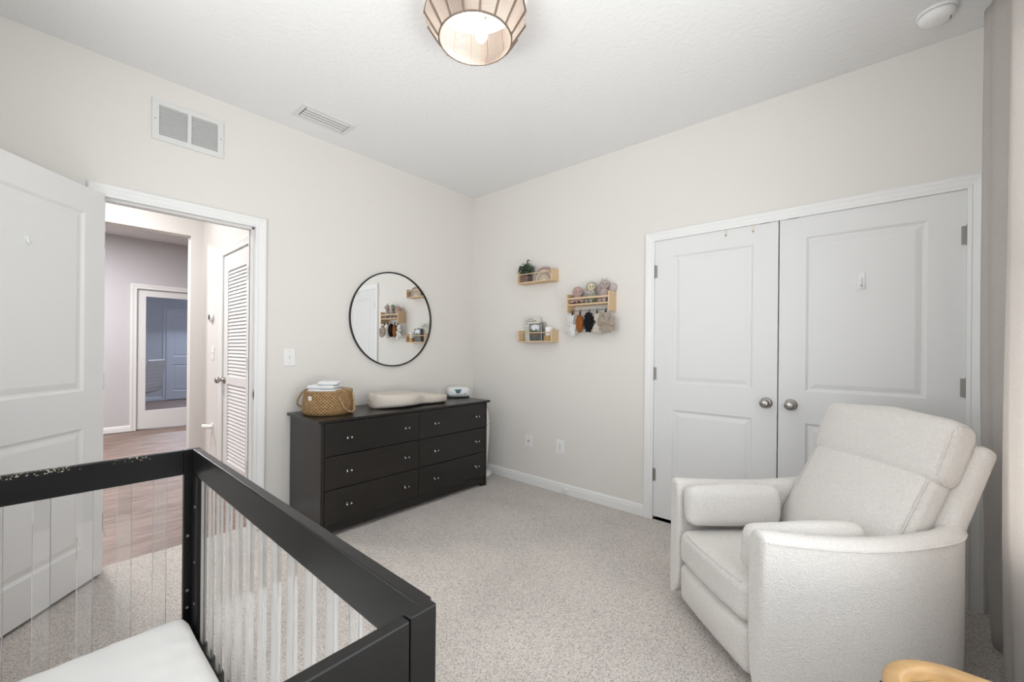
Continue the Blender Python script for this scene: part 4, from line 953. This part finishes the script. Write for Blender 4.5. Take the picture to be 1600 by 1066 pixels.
m = MB(); m.box((KXL+.027, KY1+.021, .150), (KX-.027, KY0-.023, .168)); obj('mattress_support', m, M_crib, t)
def mfn(p, u):
    q = p.copy(); q.z += (.0010*math.sin(p.x*70)*math.sin(p.y*70) if u.z > .9 else 0); q.z += .006*noise.noise(Vector((p.x*4, p.y*4, 3)))*(1 if u.z > 0 else 0)
    if u.z > .2: q.z -= .010*(max(abs(u.x), abs(u.y))**8)
    return q
m = MB(); m.cushion((.675, 1.255, .135), .040, (0, 0, .006), n=40, fn=mfn, M=Matrix.Translation(((KX+KXL)/2+.004, (KY0+KY1)/2, .2365)))
setp(obj('crib_mattress', m, M_sheet), 'crib mattress in an off-white muslin fitted sheet lying in the black crib', 'mattress')

# ---------------------------------------------------------------- recliner
RCx, RCy = -.822, -2.80
wv_ = Vector((.691, .723, 0)).normalized(); fw_ = Vector((-.723, .691, 0)).normalized()
TR = Matrix(((wv_.x, fw_.x, 0, RCx), (wv_.y, fw_.y, 0, RCy), (0, 0, 1, 0), (0, 0, 0, 1)))   # local x: toward closet, y: forward
t = thing('recliner', 'cream boucle recliner armchair in front of the closet doors', 'armchair', TR)
def arm(sg):
    # plan path of the outer face, from front along the side and round the back to the middle
    path = []; W2, YF_, YB_, Rc = .325, .372, -.455, .17
    n1 = 16
    for i in range(n1): u = i/(n1-1); path.append((W2, YF_+(YB_+Rc-YF_)*u, Vector((1, 0, 0))))
    for i in range(1, 9): a_ = PI/2*i/8; path.append((W2-Rc+Rc*math.cos(a_), YB_+Rc-Rc*math.sin(a_), Vector((math.cos(a_), -math.sin(a_), 0))))
    for i in range(1, 5): path.append(((W2-Rc)*(1-i/4), YB_, Vector((0, -1, 0))))
    th = .085; P = []
    for idx, (x, y, n_) in enumerate(path):
        s_ = idx/(len(path)-1); yy = (YF_-y)/(YF_-YB_)
        h = .583 - .030*math.sin(PI*min(1, yy*1.0)) + .010*yy - (.05 if idx > 24 else 0)*0
        bulge = .010*math.sin(PI*min(1, yy)); x = x + (.030*math.sin(PI*min(1, yy)) if n_.x > .5 else 0)
        prof = []
        prof.append((0-.004, .045)); prof.append((0, .055))
        for z in (.15, .25, .35, .45): prof.append((bulge*math.sin(PI*(z/.6)), z))
        prof.append((.002, h-.030)); prof.append((.004, h-.016)); prof.append((.000, h-.008)); prof.append((-.012, h+.006)); prof.append((-.030, h+.015)); prof.append((-.050, h+.013)); prof.append((-.068, h+.002)); prof.append((-.080, h-.022)); prof.append((-th, h-.06)); prof.append((-th, .30)); prof.append((-th, .05)); 
        row = []
        for o, z in prof:
            q = Vector((x, y, z)) + n_*o; q.x *= sg; row.append(q)
        P.append(row)
    # rounded front cap
    front = P[0]; c = Vector((sg*(.325-th/2), 0, 0)); caps = []
    for k, (sc, dy) in enumerate(((.55, .016), (.82, .013), (.95, .007))):
        caps.append([Vector((c.x+(v.x-c.x)*sc, v.y+dy, .045+(v.z-.045)*(1-(1-sc)*.06))) for v in front])
    P = caps + P
    m = MB(); m.grid(P, cv=True, M=TR); m.add([v for v in P[0]], [range(len(P[0]))], 0, True, TR); m.add([v for v in P[-1]], [range(len(P[0]))], 0, True, TR)
    o = obj('armrest', m, M_boucle, t); md = o.modifiers.new('sub', 'SUBSURF'); md.levels = 1; md.render_levels = 2
    pm = MB(); pm.tube([TR @ (r[7]+Vector((sg*.0015 if 0 else 0, 0, 0))) for r in P[3:]], .0032, 8); obj('piping', pm, M_boucle, o)
arm(1); arm(-1)
iw = .475
def tilt(y, z, ang): return TR @ Matrix.Translation((0, y, z)) @ Matrix.Rotation(ang, 4, 'X')
def seatfn(p, u):
    q = p.copy()
    q.z += max(0, u.z)*(.018*(1-u.x**2)*(1-u.y**2) - .010*max(0, u.y)**2)
    q.y += max(0, u.y)*.014*(1-u.x**2)
    return q
m = MB(); m.cushion((iw, .56, .155), .034, (.0, .0, .0), n=16, fn=seatfn, M=tilt(.105, .292, .045)); sc_ = obj('seat_cushion', m, M_boucle, t)
m = MB(); m.cushion((iw, .12, .175), .030, (0, .018, 0), n=12, M=tilt(.322, .130, -.03)); obj('footrest_panel', m, M_boucle, t)
m = MB(); m.box((-.24, -.36, .03), (.24, .27, .21), 0, .01, M=TR); obj('base', m, M_boucle, t)
for sg in (-1, 1):
    m = MB(); m.cushion((.085, .44, .175), .036, (.010, .006, .008), n=12, fn=lambda p, u: p+nz(p, 9, .004), M=TR @ Matrix.Translation((sg*.205, .145, .492)) @ Matrix.Rotation(sg*.10, 4, 'Y')); obj('arm_pillow', m, M_boucle, t)
def seam(parent, size, r, fn, M, kind, side=1, bulge=(0, 0, 0)):
    h = [v/2 for v in size]; k = .7071; pts = []
    def f(q):
        u = Vector([q[i]/h[i] for i in range(3)]); p = Vector(q)
        for i in range(3):
            a_, b_ = (i+1) % 3, (i+2) % 3; p[i] += bulge[i]*u[i]*(1-u[a_]**2)*(1-u[b_]**2)
        return M @ (fn(p, u) if fn else p)
    e = [v-r+r*k for v in h]
    if kind == 'front':
        pts = [f((x, e[1], e[2])) for x in [-(h[0]-r*1.2)+(2*h[0]-2.4*r)*i/24 for i in range(25)]]; cl = False
    else:   # loop round one end, in the plane of constant x
        x = side*e[0]; y1, z1 = e[1], e[2]; c = r*.9
        P = [(y1, -z1+c), (y1, z1-c), (y1-c*.3, z1-c*.3), (y1-c, z1), (-y1+c, z1), (-y1+c*.3, z1-c*.3), (-y1, z1-c), (-y1, -z1+c), (-y1+c*.3, -z1+c*.3), (-y1+c, -z1), (y1-c, -z1), (y1-c*.3, -z1+c*.3)]
        for i in range(len(P)):
            a_, b_ = P[i], P[(i+1) % len(P)]
            for j in range(4): u_ = j/4; pts.append(f((x, a_[0]*(1-u_)+b_[0]*u_, a_[1]*(1-u_)+b_[1]*u_)))
        cl = True
    m = MB(); m.tube(pts, .0030, 6, closed=cl); obj('piping', m, M_boucle, parent)
SEAM_SEAT = seam(sc_, (iw, .56, .155), .034, seatfn, tilt(.105, .292, .045), 'front')
BA = .62     # recline of the back, radians from vertical
m = MB(); m.cushion((.520, .13, .46), .045, (.004, .024, .010), n=14, fn=lambda p, u: p+Vector((0, -.012*u.x**2*max(0, u.y), 0)), M=tilt(-.255, .560, .50)); br = obj('backrest', m, M_boucle, t)
for sg in (-1, 1): seam(br, (.520, .13, .46), .045, lambda p, u: p+Vector((0, -.012*u.x**2*max(0, u.y), 0)), tilt(-.255, .560, .50), 'loop', sg, (.004, .024, .010))
hfn = lambda p, u: p+Vector((0, -.010*u.x**2, .010*(1-u.x**2)*max(0, u.z)-.012*(1-u.x**2)*max(0, -u.z)))+nz(p, 6, .006)
m = MB(); m.cushion((.550, .125, .245), .040, (.004, .018, .012), n=14, fn=hfn, M=tilt(-.385, .838, .34)); hr = obj('headrest', m, M_boucle, t)
for sg in (-1, 1): seam(hr, (.550, .125, .245), .040, hfn, tilt(-.385, .838, .34), 'loop', sg, (.004, .018, .012))
m = MB(); m.cushion((.600, .075, .53), .030, (.0, .012, .004), n=14, M=tilt(-.394, .625, .43)); obj('back_shell', m, M_boucle, t)

# ---------------------------------------------------------------- curtain with rod
t = thing('curtain_rod', 'black curtain rod above the window', 'curtain rod', (-1.7, YC+.08, 2.66))
m = MB(); m.tube([(-3.1, YC+.062, 2.67), (-.46, YC+.062, 2.67)], .0125, 14); obj('rod', m, M_black, t)
for x in (-2.95, -1.7, -.6): m = MB(); m.tube([(x, YC, 2.65), (x, YC+.062, 2.655)], .007, 8); obj('bracket', m, M_black, t)
def curtain(xa, xb, amp, n, label, seed, flare):
    P = []; NU = 160; NZ = 34
    for j in range(NZ+1):
        v = j/NZ; z = 2.70 - v*(2.70-.012); row = []
        for i in range(NU+1):
            u = i/NU; x = xa+(xb-xa)*u
            ph = u*n*2*PI
            A = amp*(.80+.20*v)
            xx = x + flare*v*(1-u)*-1 + .012*math.sin(ph*.5+v*2+seed) 
            yy = YC+.062 + A*(.86*math.sin(ph+.25*math.sin(v*2.2+seed)-.2)+.14*math.sin(2*ph+1.1+v)+.10*math.sin(5*ph+v*2+seed)) + .004*math.sin(ph*.37+v*3+seed)
            e = max(0, (v-.55)/.45); xx -= .085*e*e*(1 if xb > -1 else 0)*u; yy -= .022*e*e*u
            yy = max(yy, YC+.018)
            row.append(Vector((xx, yy, z)))
        P.append(row)
    m = MB(); m.grid(P); o = obj('curtain', m, M_curtain); md = o.modifiers.new('solid', 'SOLIDIFY'); md.thickness = .003
    return setp(o, label, 'curtain', 'curtains of the window')
curtain(-1.24, -.205, .042, 2.25, 'long beige linen curtain hanging to the floor behind the recliner', 1.0, .05)
curtain(-3.02, -2.72, .040, 3, 'long beige linen curtain at the crib end of the window', 2.0, 0)

# ---------------------------------------------------------------- rattan table
t = thing('cane_side_table', 'honey wood side table with woven cane top in the front right corner', 'side table', (-1.80, -3.24, 0))
def rr_loop(x0, x1, y0, y1, r, n=8):
    P = []
    for cx, cy, a0 in ((x1-r, y1-r, 0), (x0+r, y1-r, PI/2), (x0+r, y0+r, PI), (x1-r, y0+r, 3*PI/2)):
        for k in range(n+1): a_ = a0+PI/2*k/n; P.append(Vector((cx+r*math.cos(a_), cy+r*math.sin(a_), 0)))
    return P
TXa, TXb, TYa, TYb, TTZ = -2.03, -1.565, -3.43, -3.055, .50
rings = [(0, -.035), (0, -.006), (.004, -.001), (.010, 0), (.026, 0), (.031, -.003), (.033, -.010), (.036, -.030), (.036, -.035)]
P = [[Vector((p.x, p.y, TTZ+dz)) for p in rr_loop(TXa+o, TXb-o, TYa+o, TYb-o, max(.13-o, .02))] for o, dz in rings]
m = MB(); m.grid(P, cv=True, cu=True); obj('wooden_rim', m, M_ash, t)
M_cane = mat('woven_cane', (.62, .44, .22), .6)
nt = M_cane.node_tree; tc = nt.nodes.new('ShaderNodeTexCoord'); ck = nt.nodes.new('ShaderNodeTexWave'); ck.inputs['Scale'].default_value = 60; ck.bands_direction = 'DIAGONAL'
ck2 = nt.nodes.new('ShaderNodeTexWave'); ck2.inputs['Scale'].default_value = 110; ck2.bands_direction = 'Y'
mxm = nt.nodes.new('ShaderNodeMath'); mxm.operation = 'MULTIPLY'; nt.links.new(tc.outputs['Object'], ck.inputs[0]); nt.links.new(tc.outputs['Object'], ck2.inputs[0]); nt.links.new(ck.outputs['Fac'], mxm.inputs[0]); nt.links.new(ck2.outputs['Fac'], mxm.inputs[1])
rp = nt.nodes.new('ShaderNodeValToRGB'); rp.color_ramp.elements[0].color = (.30, .18, .06, 1); rp.color_ramp.elements[1].color = (.80, .62, .36, 1); rp.color_ramp.elements[1].position = .6; nt.links.new(mxm.outputs[0], rp.inputs[0]); nt.links.new(rp.outputs[0], nt.nodes['Principled BSDF'].inputs['Base Color'])
lp_ = rr_loop(TXa+.034, TXb-.034, TYa+.034, TYb-.034, .096); m = MB(); m.add([Vector((p.x, p.y, TTZ-.024)) for p in lp_]+[Vector((p.x, p.y, TTZ-.030)) for p in lp_], [range(len(lp_)), range(len(lp_), 2*len(lp_))]); obj('cane_top', m, M_cane, t)
for x, y in ((TXa+.06, TYa+.05), (TXb-.06, TYa+.05), (TXa+.10, TYb-.01), (-1.722, TYb-.003)):
    m = MB(); m.tube([(x, y, 0), (x, y, TTZ-.008)], .007, 12); obj('leg', m, M_black, t)
